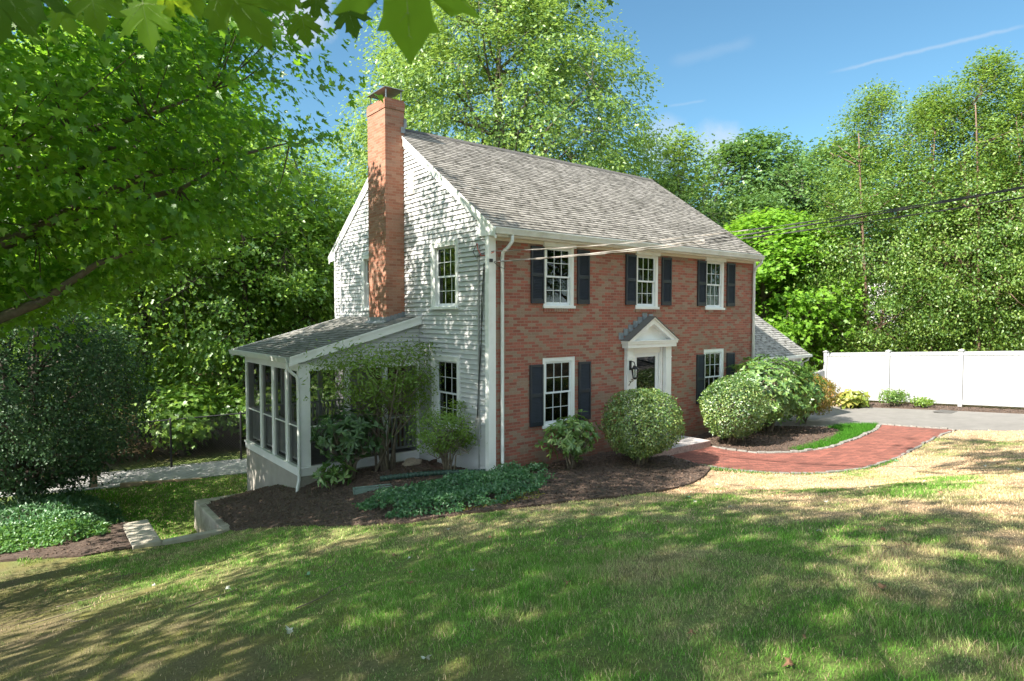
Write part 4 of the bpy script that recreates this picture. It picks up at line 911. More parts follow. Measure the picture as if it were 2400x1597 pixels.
mb.add([(pp+.1,py1-.05,.06),(-.1,py1-.05,.06),(-.1,py1-.05,2.19),(pp+.1,py1-.05,2.19)],[(0,1,2,3)])
mb.build('insect_screen',M['screen'],house)
mb=MB()
def railing(p,q):
    p=np.array(p);q=np.array(q);L=np.linalg.norm(q-p);n=int(L/.11);d=(q-p)/L;nn=np.array([-d[1],d[0]])
    def bar(a,b,w,z0,z1):
        c=[a-nn*w,b-nn*w,b+nn*w,a+nn*w];mb.add([(*v,z0) for v in c]+[(*v,z1) for v in c],[(3,2,1,0),(4,5,6,7),(0,1,5,4),(1,2,6,5),(2,3,7,6),(3,0,4,7)])
    bar(p,q,.035,.93,.98);bar(p,q,.02,.13,.18)
    for i in range(n):
        c=p+d*(i+.5)*L/n;bar(c-d*.018,c+d*.018,.016,.18,.93)
railing((-1.9,py0+.16),(-.06,py0+.16));railing((pp+.14,py0+.2),(pp+.14,py1-.2));railing((pp+.16,py1-.16),(-.06,py1-.16))
mb.build('porch_railing',M['rail'],house)
# wall conduit, meter wires on the gable corner
MB().tube([(-.04,.34,4.95),(-.04,.34,2.5),(-.04,.34,.6),(-.04,.34,.1)],.022,8).box(-.09,-.02,.27,.41,.75,1.2).build('service_conduit',M['conduit'],house)
MB().tube([(-.05,.12,4.55),(-.055,.2,3.8),(-.06,.23,2.6),(-.06,.33,1.9),(-.06,.35,.9)],.011,6).tube([(-.05,.10,4.45),(-.055,.17,3.5),(-.06,.30,2.2),(-.06,.38,1.2)],.008,6).build('wall_cable',M['cable'],house)
MB().tube([(-.05,.38,4.98),(-.09,.30,4.85),(-.07,.20,4.70),(-.02,.1,4.70),(.05,-.1,4.76)],.008,6).build('red_service_wire',M['redwire'],house)
MB().tube([(-.05,.38,4.98),(-.1,.46,4.8),(-.07,.38,4.66),(-.05,.22,4.75),(.05,-.1,4.78)],.008,6).tube([(.06,-.08,4.55),(.18,-.12,4.45),(.3,-.14,4.42),(.32,-.14,4.55),(.2,-.1,4.6)],.006,5).box(-.03,.05,-.06,-.036,4.55,4.62).build('drip_loop',M['cable'],house)
# ================================================================== OUTBUILDINGS AND FENCES
gar=thing('garage','low white garage with grey shingle roof behind the right end of the brick house','garage',(13.1,4,-.2))
GW0,GW1,GY=W+.02,15.95,1.45;gze=1.98;gs=.67;gry=4.6;grz=gze+(gry-1.25)*gs
shingle_roof('roof',GW0,16.12,1.22,gze-.02,gry,grz,M['groof'],parent=gar,row=.14)
shingle_roof('roof',GW0,16.12,2*gry-1.22,gze-.02,gry,grz,M['groof'],parent=gar,row=.14)
mb=MB();mb.box(GW0,16.1,1.2,1.26,gze-.16,gze-.03).box(GW0,GW1+.02,1.3,GY,gze-.19,gze-.15).prism([(1.2,gze-.16),(gry,grz-.17),(gry,grz-.02),(1.2,gze-.03)],'x',16.08,16.115).prism([(2*gry-1.2,gze-.16),(gry,grz-.17),(gry,grz-.02),(2*gry-1.2,gze-.03)],'x',16.08,16.115)
mb.build('fascia',M['trim'],gar);MB().box(GW0,16.12,1.10,1.198,gze-.13,gze-.03).build('gutter',M['gutter'],gar)
mb=MB();mb.box(GW0,10.9,GY,GY+.12,-.5,gze-.19).box(15.4,GW1,GY,GY+.12,-.5,gze-.19).box(10.9,15.4,GY,GY+.12,1.74,gze-.19).box(GW1-.1,GW1,GY+.12,7.8,-.5,gze-.2).prism([(GY,gze-.2),(7.75,gze-.2),(gry,grz-.2)],'x',GW1-.1,GW1)
mb.build('wall',M['siding'],gar)
MB().box(15.28,15.4,GY-.03,GY,-.3,1.86).box(10.9,15.28,GY-.03,GY,1.74,1.86).box(15.86,15.98,GY-.03,GY+.02,-.3,gze-.19).build('door_trim',M['trim'],gar)
mb=MB();mb.box(10.9,15.4,GY+.16,GY+.2,-.3,1.74)
for i in range(8):
    for j in range(4): x=10.98+i*.55;z=-.22+j*.49;mb.box(x,x+.47,GY+.145,GY+.16,z,z+.40)
mb.build('garage_door',M['trim'],gar)
downspout([(15.98,1.15,gze-.1),(15.98,1.2,gze-.25),(15.92,1.38,gze-.35),(15.92,1.39,-.2)],.035,gar)
# white privacy fence --------------------------------------------------
fen=thing('privacy_fence','tall white vinyl privacy fence with posts along the far side of the drive','fence',(19.05,-2,0))
ys=[1.98-2.44*i for i in range(8)]
def ftop(y): return 1.97-.0*y+(.055*(-y) if y<0 else -.055*y)
for i,y in enumerate(ys):
    b=H(19,y);z1=ftop(y)+.02
    o=MB().box(18.98,19.11,y-.065,y+.065,b-.3,z1).build('post',M['fence'],fen,bevel=.006)
    c=MB();c.add([(18.955,y-.09,z1),(19.135,y-.09,z1),(19.135,y+.09,z1),(18.955,y+.09,z1),(18.955,y-.09,z1+.03),(19.135,y-.09,z1+.03),(19.135,y+.09,z1+.03),(18.955,y+.09,z1+.03),(19.045,y,z1+.08)],[(3,2,1,0),(0,1,5,4),(1,2,6,5),(2,3,7,6),(3,0,4,7),(4,5,8),(5,6,8),(6,7,8),(7,4,8)]);c.build('post_cap',M['fence'],o)
    if i:
        ya,yb=y+.065,ys[i-1]-.065;ta,tb=ftop(y),ftop(ys[i-1]);ba,bb=max(H(19,ya),-.3)+.11,max(H(19,yb),-.3)+.11
        mb=MB();n=13
        for k in range(n):
            a=ya+(yb-ya)*k/n;c_=ya+(yb-ya)*(k+1)/n-.007;q=k/n;t=ta+(tb-ta)*q;s=ba+(bb-ba)*q
            mb.box(19.035,19.055,a,c_,s+.1,t-.1)
        mb.build('panel',M['fence'],fen)
        mb=MB();mb.prism([(ya,ta-.14),(yb,tb-.14),(yb,tb),(ya,ta)],'x',19.015,19.075)
        mb.build('rail',M['fence'],fen);MB().prism([(ya,ba),(yb,bb),(yb,bb+.15),(ya,ba+.15)],'x',19.015,19.075).build('rail',M['fence'],fen)
pf=thing('picket_fence','low white picket fence between the garage corner and the tall white fence','fence',(17.6,2,0))
for z in (.25,.75): MB().box(16.0,18.98,2.0,2.03,z,z+.07).build('rail',M['fence'],pf)
mb=MB()
for i in range(26):
    x=16.05+i*.112;h=.98+.14*abs((i/25)*2-1);mb.prism([(x,-.2),(x+.075,-.2),(x+.075,h),(x+.0375,h+.06),(x,h)],'y',1.975,1.995)
mb.build('pickets',M['fence'],pf)
# chain link fence -----------------------------------------------------
cl=thing('chain_link_fence','black chain link fence along the wood behind the grey path','fence',(-4,11.5,-1.3))
A=np.array([-14.2,14.9]);B=np.array([4.2,8.9]);L=np.linalg.norm(B-A);d=(B-A)/L
o0=((np.array([-4.06,11.6])-A)@d)%2.05
pts=[A+d*(o0+2.05*k) for k in range(int(L/2.05))]
mb=MB();mb.tube([(*p,H(*p)+1.55) for p in pts],.022,8);mb.build('top_rail',M['chainlink'],cl,smooth=True)
for p in pts: MB().tube([(*p,H(*p)-.3),(*p,H(*p)+1.58),(*p,H(*p)+1.62)],[.033,.033,.02],8).build('post',M['chainlink'],cl,smooth=True)
V=[];F=[];UV=[]
for i,p in enumerate(pts): z=H(*p);V+=[(*p,z+.02),(*p,z+1.54)];UV+=[(i*2.05,0),(i*2.05,1.5)]
F=[(2*i,2*i+2,2*i+3,2*i+1) for i in range(len(pts)-1)]
npmesh('chain_link_mesh',V,F,M['chain'],cl,uv=UV)
# overhead service cables and their pole -------------------------------
pole=thing('utility_pole','wooden utility pole at the street carrying the service cables','pole',(7.9,-20.3,1.9))
MB().tube([(7.9,-20.3,1.5),(7.9,-20.3,6),(7.9,-20.3,10.5)],[.17,.15,.12],12).build('pole_shaft',M['bark'],pole,smooth=True);MB().box(6.8,9.0,-20.4,-20.28,9.5,9.62).build('crossarm',M['wood'],pole)
for i,(za,zb,sag,lab,dx) in enumerate(((4.78,8.30,1.02,'upper black service cable crossing from the house corner',0),(4.56,8.22,.86,'thick twisted service cable just below the upper one',.02),(4.555,7.55,.72,'thin lowest service cable from the house corner',.0))):
    a=np.array([.06,-.1,za]);b=np.array([7.85,-20.25,zb]);P=[]
    for s in np.linspace(0,1,90):
        p=a+(b-a)*s;p[2]-=4*sag*s*(1-s);P.append(p)
    r=.008 if i==1 else .005
    mb=MB();mb.tube([tuple(p) for p in P],r,6)
    for k in (0,1): mb.tube([tuple(p+np.array([math.cos(j*1.1+k*3.14)*.010,0,math.sin(j*1.1+k*3.14)*.010])) for j,p in enumerate(P)],r*.75,5)
    c=mb.build('service_cable',M['cable'],smooth=True);tag(c,lab,'cable')
    me=c.data;me.materials.append(M['cablepale'])
    for p in me.polygons:
        if p.center[1]>-4.2-(i==0)*.6: p.material_index=1
# neighbour's house behind the birches ---------------------------------
nh=thing('neighbour_house','white clapboard house half hidden behind the birch trees','house',(32,-1.5,0))
def nb(x0,x1,y0,y1,z0,z1):
    # row-lapped siding on the two faces turned to the street
    mb=MB();z=z0
    while z<z1:
        mb.add([(x0-.02,y1,z),(x0-.02,y0-.02,z),(x0,y0,z+.12),(x0,y1,z+.12)],[(0,1,2,3)]);mb.add([(x0-.02,y0-.02,z),(x1,y0-.02,z),(x1,y0,z+.12),(x0,y0,z+.12)],[(0,1,2,3)])
        mb.add([(x0-.02,y1,z),(x0-.02,y0-.02,z),(x0,y0,z),(x0,y1,z)],[(3,2,1,0)]);z+=.12
    mb.box(x0+.01,x1,y0+.01,y1,z0,z1);return mb
nb(27.5,38,-7.0,4.0,-.6,5.6).build('wall',M['white_house'],nh)
mb=MB();mb.prism([(-7.4,5.5),(-1.5,8.6),(4.4,5.5)],'x',27.1,38.3);mb.build('roof',M['groof'],nh)
for (y,z) in ((2.2,3.4),(-.6,3.4),(-3.6,3.4),(.9,.8),(-1.2,.8),(-4.6,.8)):
    mb=MB();mb.box(27.42,27.52,y-.55,y+.55,z-.1,z+1.5);f=mb.build('window',M['trim'],nh)
    MB().box(27.40,27.43,y-.43,y+.43,z+.02,z+1.38).build('pane',M['dark'],f)
    mb=MB();mb.box(27.385,27.405,y-.43,y+.43,z+.68,z+.74).box(27.385,27.405,y-.02,y+.02,z+.02,z+1.38);mb.build('sash',M['trim'],f)
pc=MB();pc.box(26.3,26.5,-3.3,-3.1,-.4,2.5).box(26.3,26.5,-.6,-.4,-.4,2.5).box(26.2,27.4,-3.5,-.3,2.5,2.8).build('porch',M['trim'],nh)
sh=thing('white_shed','small white outbuilding glimpsed left of the neighbour house','shed',(26.3,5.4,-.4))
MB().box(25.4,27.2,4.7,6.2,-.6,2.0).build('wall',M['white_house'],sh);MB().prism([(4.5,2.0),(5.45,2.8),(6.4,2.0)],'x',25.2,27.4).build('roof',M['groof'],sh)
# ================================================================== SMALL THINGS BY THE HOUSE
dp=MB();P=[];rr=[]
base_=[(-1.93,1.28),(-1.5,1.05),(-1.1,.85),(-.7,.62),(-.35,.3),(-.05,.08)]
sl=smooth_line(base_,24)
for i,p in enumerate(sl): P.append((p[0],p[1],H(*p)+.10));rr.append(.062 if i%4<2 else .050)
dp.tube(P,rr,12);tag(dp.build('drain_pipe',M['pipe'],smooth=False),'dark green corrugated drain pipe lying on the mulch','drain pipe')
mb=MB();a=np.array([-2.62,1.02]);b=np.array([-1.95,.78]);d=(b-a)/np.linalg.norm(b-a);nn=np.array([-d[1],d[0]]);z=H(*a)+.03
def sb(s,t,h): p=a+d*s+nn*t;return (p[0],p[1],z+h+s*.03)
for (t0,t1,h0,h1) in ((-.13,-.10,0,.10),(.10,.13,0,.10),(-.10,.10,0,.03)):
    mb.add([sb(0,t0,h0),sb(.74,t0*.7,h0),sb(.74,t1*.7,h0),sb(0,t1,h0),sb(0,t0,h1),sb(.74,t0*.7,h1),sb(.74,t1*.7,h1),sb(0,t1,h1)],[(3,2,1,0),(4,5,6,7),(0,1,5,4),(1,2,6,5),(2,3,7,6),(3,0,4,7)])
mb.add([sb(-.03,-.13,0),sb(.0,-.13,0),sb(.0,.13,0),sb(-.03,.13,0),sb(-.03,-.13,.1),sb(.0,-.13,.1),sb(.0,.13,.1),sb(-.03,.13,.1)],[(3,2,1,0),(4,5,6,7),(0,1,5,4),(1,2,6,5),(2,3,7,6),(3,0,4,7)])
tag(mb.build('splash_block',M['splash'],bevel=.012),'grey green trough shaped splash block on the mulch','splash block')
def rock(name,loc,s,label,m='rock'):
    bm=bmesh.new();bmesh.ops.create_icosphere(bm,subdivisions=3,radius=1)
    for v in bm.verts:
        k=1+.22*math.sin(3.1*v.co.x+2*v.co.y)+.12*math.sin(6*v.co.z+4*v.co.y);v.co=Vector((v.co.x*s[0],v.co.y*s[1],v.co.z*s[2]))*k
    me=bpy.data.meshes.new(name);bm.to_mesh(me);bm.free();me.materials.append(M[m]);o=bpy.data.objects.new(name,me);COL.objects.link(o);o.location=loc
    me.polygons.foreach_set('use_smooth',[True]*len(me.polygons));tag(o,label,'rock');return o
rock('field_stone',(-.62,2.3,H(-.62,2.3)+.07),(.24,.16,.10),'flat brown field stone on the mulch beside the gable wall')
ww=thing('window_well','rusty steel basement window well behind the small shrub at the gable','window well',(-.35,1.5,-.15))
mb=MB();n=12
for i in range(n):
    a0=math.pi*i/n;a1=math.pi*(i+1)/n
    for r,rev in ((.46,0),(.45,1)):
        q=[(-r*math.sin(a0)-.02,1.5+.6*math.cos(a0),-.35),(-r*math.sin(a1)-.02,1.5+.6*math.cos(a1),-.35),(-r*math.sin(a1)-.02,1.5+.6*math.cos(a1),.0),(-r*math.sin(a0)-.02,1.5+.6*math.cos(a0),.0)];mb.add(q,[(0,1,2,3)])
mb.build('curved_wall',M['rust'],ww)
# wicker chairs on the porch
def wicker(x,y,rz,label):
    t=thing('wicker_chair',label,'chair',(x,y,.015),rz,'wicker furniture on the screened porch')
    def L(mb,n): return mb.build(n,M['wicker'],t,world=False)
    mb=MB();mb.box(-.32,.32,-.3,.3,.36,.43);L(mb,'seat')
    mb=MB()
    for k in range(15):
        a=math.pi*k/14;mb.tube([(-.3*math.cos(a)*1.0,.28,.43),(-.34*math.cos(a)*1.02,.33,.43+.42*math.sin(a)+.05)],.012,5)
    mb.tube([(-.35*math.cos(math.pi*k/16),.34,.45+.46*math.sin(math.pi*k/16)) for k in range(17)],.03,8)
    for k in range(5): z=.5+k*.08;q=.33*math.sqrt(max(.05,1-((z-.45)/.5)**2));mb.tube([(-q,.325,z),(q,.325,z)],.01,5)
    L(mb,'backrest')
    for s in (-1,1):
        mb=MB();mb.tube([(s*.33,.3,.68),(s*.38,.1,.66),(s*.38,-.2,.62),(s*.35,-.3,.45),(s*.32,-.3,.36)],.025,7);L(mb,'armrest')
    for sx in (-1,1):
        for sy in (-1,1): mb=MB();mb.tube([(sx*.29,sy*.27,.38),(sx*.31,sy*.29,0)],.022,6);L(mb,'leg')
wicker(-2.45,4.2,R_(200),'white wicker armchair behind the first screen right of the porch corner')
wicker(-1.45,4.4,R_(160),'white wicker armchair further right behind the porch screens')
tb=thing('wicker_table','low round wicker table between the porch chairs','table',(-1.95,3.75,.015));MB().tube([(-1.95,3.75,.45),(-1.95,3.75,.48)],.28,16).build('table_top',M['wicker'],tb);MB().tube([(-1.95,3.75,.02),(-1.95,3.75,.45)],[.15,.05],10).build('pedestal',M['wicker'],tb)
# ================================================================== SHRUBS
def at(x,y,dz=0): return (x,y,H(x,y)+dz)
def nball(name,label,x,y,rx,h,n,ls,lm,seed,**k):
    return bush(name,label,'shrub',at(x,y),rx,rx,h,n,ls,T_OVAL,M[lm],seed,**k)
b1=nball('round_shrub','clipped round shrub with yellow green leaves in front of the door',3.30,-1.42,.90,1.82,15500,.055,'lf_box',11,shell=.12,stems=14,out=.8,z0=.10)
b2=nball('round_shrub','clipped round shrub with darker leaves right of the granite step',7.02,-1.32,.85,1.88,14500,.055,'lf_box',12,shell=.12,stems=14,out=.8,z0=.08)
for b in (b1,b2): b['group']='clipped round shrubs either side of the step'
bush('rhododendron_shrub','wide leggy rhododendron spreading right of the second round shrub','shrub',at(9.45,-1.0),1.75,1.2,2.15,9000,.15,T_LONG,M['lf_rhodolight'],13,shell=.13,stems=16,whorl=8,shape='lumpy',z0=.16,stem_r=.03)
bush('azalea_shrub','green and rusty leaved azalea right of the wide rhododendron','shrub',at(11.9,-.75),1.3,.95,1.6,11000,.062,T_OVAL,M['lf_rust'],14,shell=.12,stems=14,shape='lumpy',z0=.2)
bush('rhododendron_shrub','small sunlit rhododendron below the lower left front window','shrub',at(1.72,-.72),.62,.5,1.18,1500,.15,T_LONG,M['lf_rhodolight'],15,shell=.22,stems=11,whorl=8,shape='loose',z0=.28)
bush('azalea_shrub','tall open azalea on bare crooked stems before the porch screens','shrub',at(-1.35,2.2),1.55,.62,3.0,6200,.10,T_LONG,M['lf_azalea'],16,shell=.28,stems=13,shape='cloud',z0=.42,stem_r=.024,clump=5200)
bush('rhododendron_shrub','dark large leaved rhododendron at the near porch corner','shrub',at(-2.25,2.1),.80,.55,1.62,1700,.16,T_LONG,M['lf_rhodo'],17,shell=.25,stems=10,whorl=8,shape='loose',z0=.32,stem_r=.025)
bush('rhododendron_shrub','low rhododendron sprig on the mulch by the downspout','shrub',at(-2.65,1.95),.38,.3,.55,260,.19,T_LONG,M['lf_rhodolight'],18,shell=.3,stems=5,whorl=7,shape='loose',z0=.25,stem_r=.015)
bush('privet_shrub','thin twiggy shrub at the gable corner below the side window','shrub',at(-.62,.62),.78,.55,1.62,4600,.055,T_OVAL,M['lf_azalea'],19,shell=.35,stems=18,shape='cloud',z0=.25,stem_r=.016)
bush('seedling_plant','low green plant at the foot of the brick wall beside the downspout','plant',at(.95,-.4),.34,.2,.22,500,.06,T_OVAL,M['lf_ivy'],20,shell=.4,stems=4,shape='loose',z0=.05,stem_r=.006)
bush('hosta_plant','yellowing hosta clump at the left foot of the white fence','plant',at(17.3,.1),.75,.5,.62,420,.26,T_OVAL,M['lf_yellow'],21,shell=.35,stems=8,shape='loose',z0=.1,stem_r=.01,up=.8)
bush('low_shrub','small grey green shrub before the second fence post','shrub',at(18.15,-1.0),.75,.5,.7,1100,.085,T_OVAL,M['lf_birch'],22,shell=.4,stems=12,shape='loose',z0=.2,stem_r=.01)
bush('low_shrub','low spreading green shrub right of the second fence post','shrub',at(18.25,-1.95),.5,.4,.42,600,.085,T_OVAL,M['lf_azalea'],23,shell=.4,stems=8,shape='loose',z0=.2,stem_r=.01)
def cover(name,poly,n,ls,tm,lm,label,h=.16,edge=.25,seed=1,dead=0):
    g=np.random.default_rng(seed);P=np.array(poly);x=g.uniform(P[:,0].min(),P[:,0].max(),n*4);y=g.uniform(P[:,1].min(),P[:,1].max(),n*4)
    x=x+.0;wob=.5*(fbm(x,y,3.5,3)-.5)*2;k=inpoly(x+wob,y-wob,poly);x=x[k][:n];y=y[k][:n];n=len(x)
    hh=h*(.35+1.1*fbm(x,y,1.8,3))*g.uniform(.3,1,n)**.5
    # thinner at the rim
    rim=np.min([np.hypot(x-(a[0]+(b[0]-a[0])*t),y-(a[1]+(b[1]-a[1])*t)) for a,b in zip(poly,poly[1:]+poly[:1]) for t in np.linspace(0,1,6)],0)
    hh*=np.clip(rim/edge,.25,1)
    C=np.stack([x,y,height(x,y)+.03+hh],1);Nn=g.normal(size=(n,3))*.85+np.array([-.2,-.35,.8])
    V,F=leafverts(C,Nn,ls*g.uniform(.6,1.2,n),*tm)
    o=tag(npmesh(name,V,F,M[lm]),label,'ground cover',kind='stuff');return o
cover('ivy_cover',IVY,15000,.062,T_OVAL,'lf_ivy','low dark green ground cover on the mulch before the gable corner',.26,.3,5)
LIVY=[(-6.2,5.0),(-7.0,4.75),(-8.6,5.2),(-10.5,5.4),(-13,6),(-13,9.6),(-8,10.4),(-6.6,9.9),(-5.85,8.6),(-5.95,7.2),(-6.0,5.8)]
cover('ivy_cover',LIVY,30000,.07,T_OVAL,'lf_ivy','dark ivy spreading under the yew at the left',.32,.5,6)
cover('pachysandra_cover',[(-6.15,4.95),(-7.2,4.2),(-8.6,4.75),(-10.5,5.0),(-10.5,6.1),(-8.2,6.3),(-6.6,6.2),(-6.0,5.7)],13000,.075,T_OVAL,'lf_pachy','bright green pachysandra in front of the left ivy',.26,.4,7)
cover('rusty_ground_cover',[(-2.6,-2.5),(-2.1,-2.85),(-1.3,-2.75),(-.6,-2.3),(-.7,-2.1),(-1.5,-2.4),(-2.3,-2.5)],420,.05,T_OVAL,'lf_rust','rust coloured leaves along the near rim of the ground cover',.08,.3,8)
# fallen leaves and twigs on the lawn --------------------------------
def fallen(kind,n,seed,label,grp,s0=.07):
    g=np.random.default_rng(seed);src=None
    V0,F0=T_MAPLE;me=bpy.data.meshes.new('fallen_leaf');Vv=np.array(V0);Vv[:,2]+=.35*np.abs(Vv[:,0])+.15*np.sin(Vv[:,1]*5);me.from_pydata([tuple(v) for v in Vv],[],F0);me.materials.append(M[kind])
    c=0
    while c<n:
        x=g.uniform(-9,9);y=g.uniform(-9.5,1.5)
        if not view(x,y,0) or dcam(x,y)<3 or any(inpoly(x,y,P) for P in EXCL): continue
        o=bpy.data.objects.new('fallen_leaf',me);COL.objects.link(o);o.location=(x,y,H(x,y)+.022);o.rotation_euler=(g.normal()*.35,g.normal()*.35,g.uniform(0,6.3));s=s0*g.uniform(.7,1.3);o.scale=(s,s,s);tag(o,label,'fallen leaf',grp);c+=1
fallen('fallen_brown',40,31,'dry brown maple leaf lying in the grass','brown leaves fallen on the lawn',.06)
fallen('fallen_pale',20,32,'pale curled leaf lying underside up in the grass','pale leaves fallen on the lawn',.055)
fallen('fallen_green',4,33,'pale green leaf lying in the grass','green leaves fallen on the lawn',.085)
g=np.random.default_rng(44)
tw=[(-6.6,-3.6,.3,.75),(-7.4,-2.6,1.9,.6),(-5.2,-3.9,.9,.7),(-6.0,-5.2,.5,.8),(-7.6,-.6,-.3,.9),(-6.9,.9,-.5,.5),(-2.2,-8.3,-.9,.5),(-2.35,-8.75,.3,.55),(-7.9,-1.6,.25,1.3),(-3.0,-5.8,.7,.3)]
for i,(x,y,a,l) in enumerate(tw):
    P=[];
    for s in np.linspace(0,1,7): px=x+math.cos(a+.5*s*g.normal()*.3)*l*s;py=y+math.sin(a)*l*s+.03*math.sin(6*s+i);P.append((px,py,H(px,py)+.028))
    mb=MB();mb.tube(P,[.007,.0065,.006,.005,.0045,.004,.002],5);m=P[3];mb.tube([m,(m[0]+.1*l,m[1]+.16*l,m[2]+.02)],[.004,.002],4)
    tag(mb.build('fallen_twig',M['twig'],smooth=True),'thin bare grey twig lying in the short grass','twig','twigs on the lawn')
# ================================================================== TREES IN VIEW
WD='trees of the wood behind the house'
t=make_tree('maple_tree','large near maple whose leafy boughs sweep in over the left of the yard','tree',at(-11.6,2.6,-.1),13.8,5.9,.35,30,1050,76,.125,T_MAPLE,M['lf_maple'],M['bark'],101,'round',.42,.28,None,.30,.9,.42,None,1,.22,(2.7,.6),.6,True,lambda p:(p[...,0]<-2.7)&(p[...,0]>-12.0))
W1=make_tree('woodland_tree','tall leafy tree straight behind the chain link fence, left of the porch','tree',at(-4.1,16.6),17,4.6,.12,26,520,60,.15,T_SPRIG,M['lf_woods'],M['darkbark'],102,'egg',.62,.35,WD,.17,.8,.4)
W2=make_tree('woodland_tree','leafy tree with low branches behind the fence post nearest the porch','tree',at(-.6,15.6),12.5,3.9,.10,24,430,60,.145,T_SPRIG,M['lf_woods'],M['darkbark'],103,'round',.6,.35,WD,.14,.8,.4)
W3=make_tree('woodland_tree','slender tree whose top stands against the sky left of the chimney','tree',at(2.6,17.4),12.2,2.9,.12,22,360,60,.145,T_SPRIG,M['lf_woods'],M['darkbark'],104,'egg',.55,.35,WD,.13,.8,.4)
def wcopy(s,x,y,rz,k,l): return copy_tree(s,at(x,y),rz,k,l,WD)
wcopy(W3,6.2,21.5,2.1,.92,'tree just left of the chimney behind the slender tree')
wcopy(W2,5.4,29,1.0,.95,'far tree in the gap left of the slender tree')
wcopy(W1,1.2,24.5,2.2,.9,'deep woodland tree directly above the porch roof')
wcopy(W1,-1.9,21.5,4.0,1.05,'tall woodland tree second from the left behind the fence')
wcopy(W2,-5.0,22.5,3.0,1.35,'broad woodland tree behind the yew')
wcopy(W2,-8.2,15.5,.6,.85,'low spreading tree behind the top of the yew')
wcopy(W3,10.5,29.5,.3,.9,'far tree hidden mostly by the chimney')
wcopy(W1,-5.5,31,2.6,1.15,'farthest tall tree of the left wood')
wcopy(W1,4.0,36,1.6,.75,'farthest tree behind the slender one')
SV=make_tree('silver_maple_tree','huge pale green maple towering behind the roof ridge','tree',(13.4,17.5,-1.2),25,8.9,.16,60,1700,80,.17,T_SPRIG,M['lf_silver'],M['bark'],105,'egg',.58,.45,None,.42,.7,.36,None,1,.17)
make_tree('dead_branched_tree','thin tree with bare twigs hanging left of the chimney top','tree',at(4.6,13.2),11.2,2.3,.35,18,120,30,.17,T_SPRIG,M['lf_silver'],M['bark'],106,'egg',.5,.5,WD,.12)
make_tree('ash_tree','airy light tree rising beyond the right end of the roof','tree',(25.4,14.5,-1),16.0,3.6,.2,24,330,36,.22,T_SPRIG,M['lf_silver'],M['bark'],107,'egg',.7,.5,'trees right of the house',.2)
OK=make_tree('oak_tree','rounded dark green oak crown far beyond the garage','tree',(37.5,16.4,-1),18.2,5.6,.2,26,800,36,.30,T_SPRIG,M['lf_oak'],M['bark'],108,'round',.8,.4,'trees right of the house',.3)
copy_tree(OK,(44,13.5,-1),2.0,1.0,'second dark oak crown just right of the first, behind the birches')
copy_tree(OK,(31,21,-1),1.0,.82,'dark oak low behind the airy light tree')
make_tree('lime_tree','bright yellow green tree with dark forked trunk between garage and white fence','tree',(20.2,5.2,-.3),8.6,3.3,.16,24,640,36,.19,T_MAPLE,M['lf_lime'],M['darkbark'],109,'round',.55,.25,'trees right of the house',.22,.9,.45,None,2)
copy_tree(OK,(29,11.5,-1),3.0,.66,'shaded bushy tree behind the bright yellow green one')
BI='river birches behind the white fence'
B1=make_tree('birch_tree','leftmost tall river birch over the white fence','tree',(22.0,1.4,-.2),13.6,3.0,.10,34,340,100,.125,T_OVAL,M['lf_birch'],M['birchbark'],110,'egg',.42,.5,BI,.045,.6,.5,None,3,.2,(0,0),.3,gapt=.30,beta=.95)
B2=make_tree('birch_tree','river birch whose thin top stands highest near the right edge','tree',(22.6,-2.5,-.1),13.8,2.8,.13,30,310,100,.125,T_OVAL,M['lf_birch'],M['birchbark'],111,'egg',.42,.5,BI,.045,.6,.5,None,3,.2,(0,0),.3,gapt=.30,beta=.95)
copy_tree(B1,(23.1,-.6,-.2),2.4,.98,'shorter river birch between the two tallest ones')
copy_tree(B2,(22.9,-4.4,0),1.2,.95,'rightmost river birch cut by the picture edge')
copy_tree(B2,(24.6,.4,-.2),.5,.97,'river birch just behind the leftmost tall one')
copy_tree(B1,(25.2,-3.6,-.1),5.2,1.02,'river birch standing back behind the two right hand ones')
copy_tree(B1,(25.6,-1.4,-.1),3.4,.95,'river birch standing back in the middle of the row')
copy_tree(B1,(21.7,3.4,-.3),4.0,.62,'small river birch above the left end of the white fence')
copy_tree(W1,(42,2.0,-1),.4,.9,'dark tree filling the gap between the birch tops','trees right of the house')
copy_tree(W2,(28.5,7.5,-1),2.4,.75,'dense tree left of the neighbour house','trees right of the house')
# yew and spruce on the left ------------------------------------------
make_tree('yew_tree','broad dark evergreen yew above the ivy at the left edge','tree',at(-7.75,9.3,-.1),5.7,2.75,.13,46,1250,36,.075,T_SPRIG,M['lf_yew'],M['darkbark'],112,'round',.22,.7,None,.10,.4,.28,None,4,.06,(0,0),.5,gapt=.22)
make_tree('spruce_tree','blue green spruce with branch tips poking in at the left edge','tree',at(-10.0,1.2),6.2,2.35,.30,34,420,60,.12,T_TRI,M['lf_spruce'],M['darkbark'],113,'cone',.26,.3,None,.12,.3,.25)
# undergrowth at the fence
for i,(x,y,s,l) in enumerate(((-6.6,13.6,1,'leafy undergrowth behind the fence left of its first post'),(-3.4,13.2,1.1,'leafy undergrowth behind the middle of the chain link fence'),(-1.0,12.6,1,'leafy undergrowth behind the fence beside the porch'),(-9.6,14.6,1.2,'undergrowth behind the yew by the fence'),(1.4,12.2,1.1,'undergrowth seen through the porch screens'))):
    if i==0: U1=bush('undergrowth_bush',l,'bush',at(x,y),1.7,1.2,2.3,2600,.15,T_MAPLE,M['lf_woods'],201,shell=.5,stems=14,shape='loose',z0=.12,stem_r=.02,group='undergrowth behind the fence',up=1.0)
    else: copy_tree(U1,at(x,y),i*1.3,s,l)
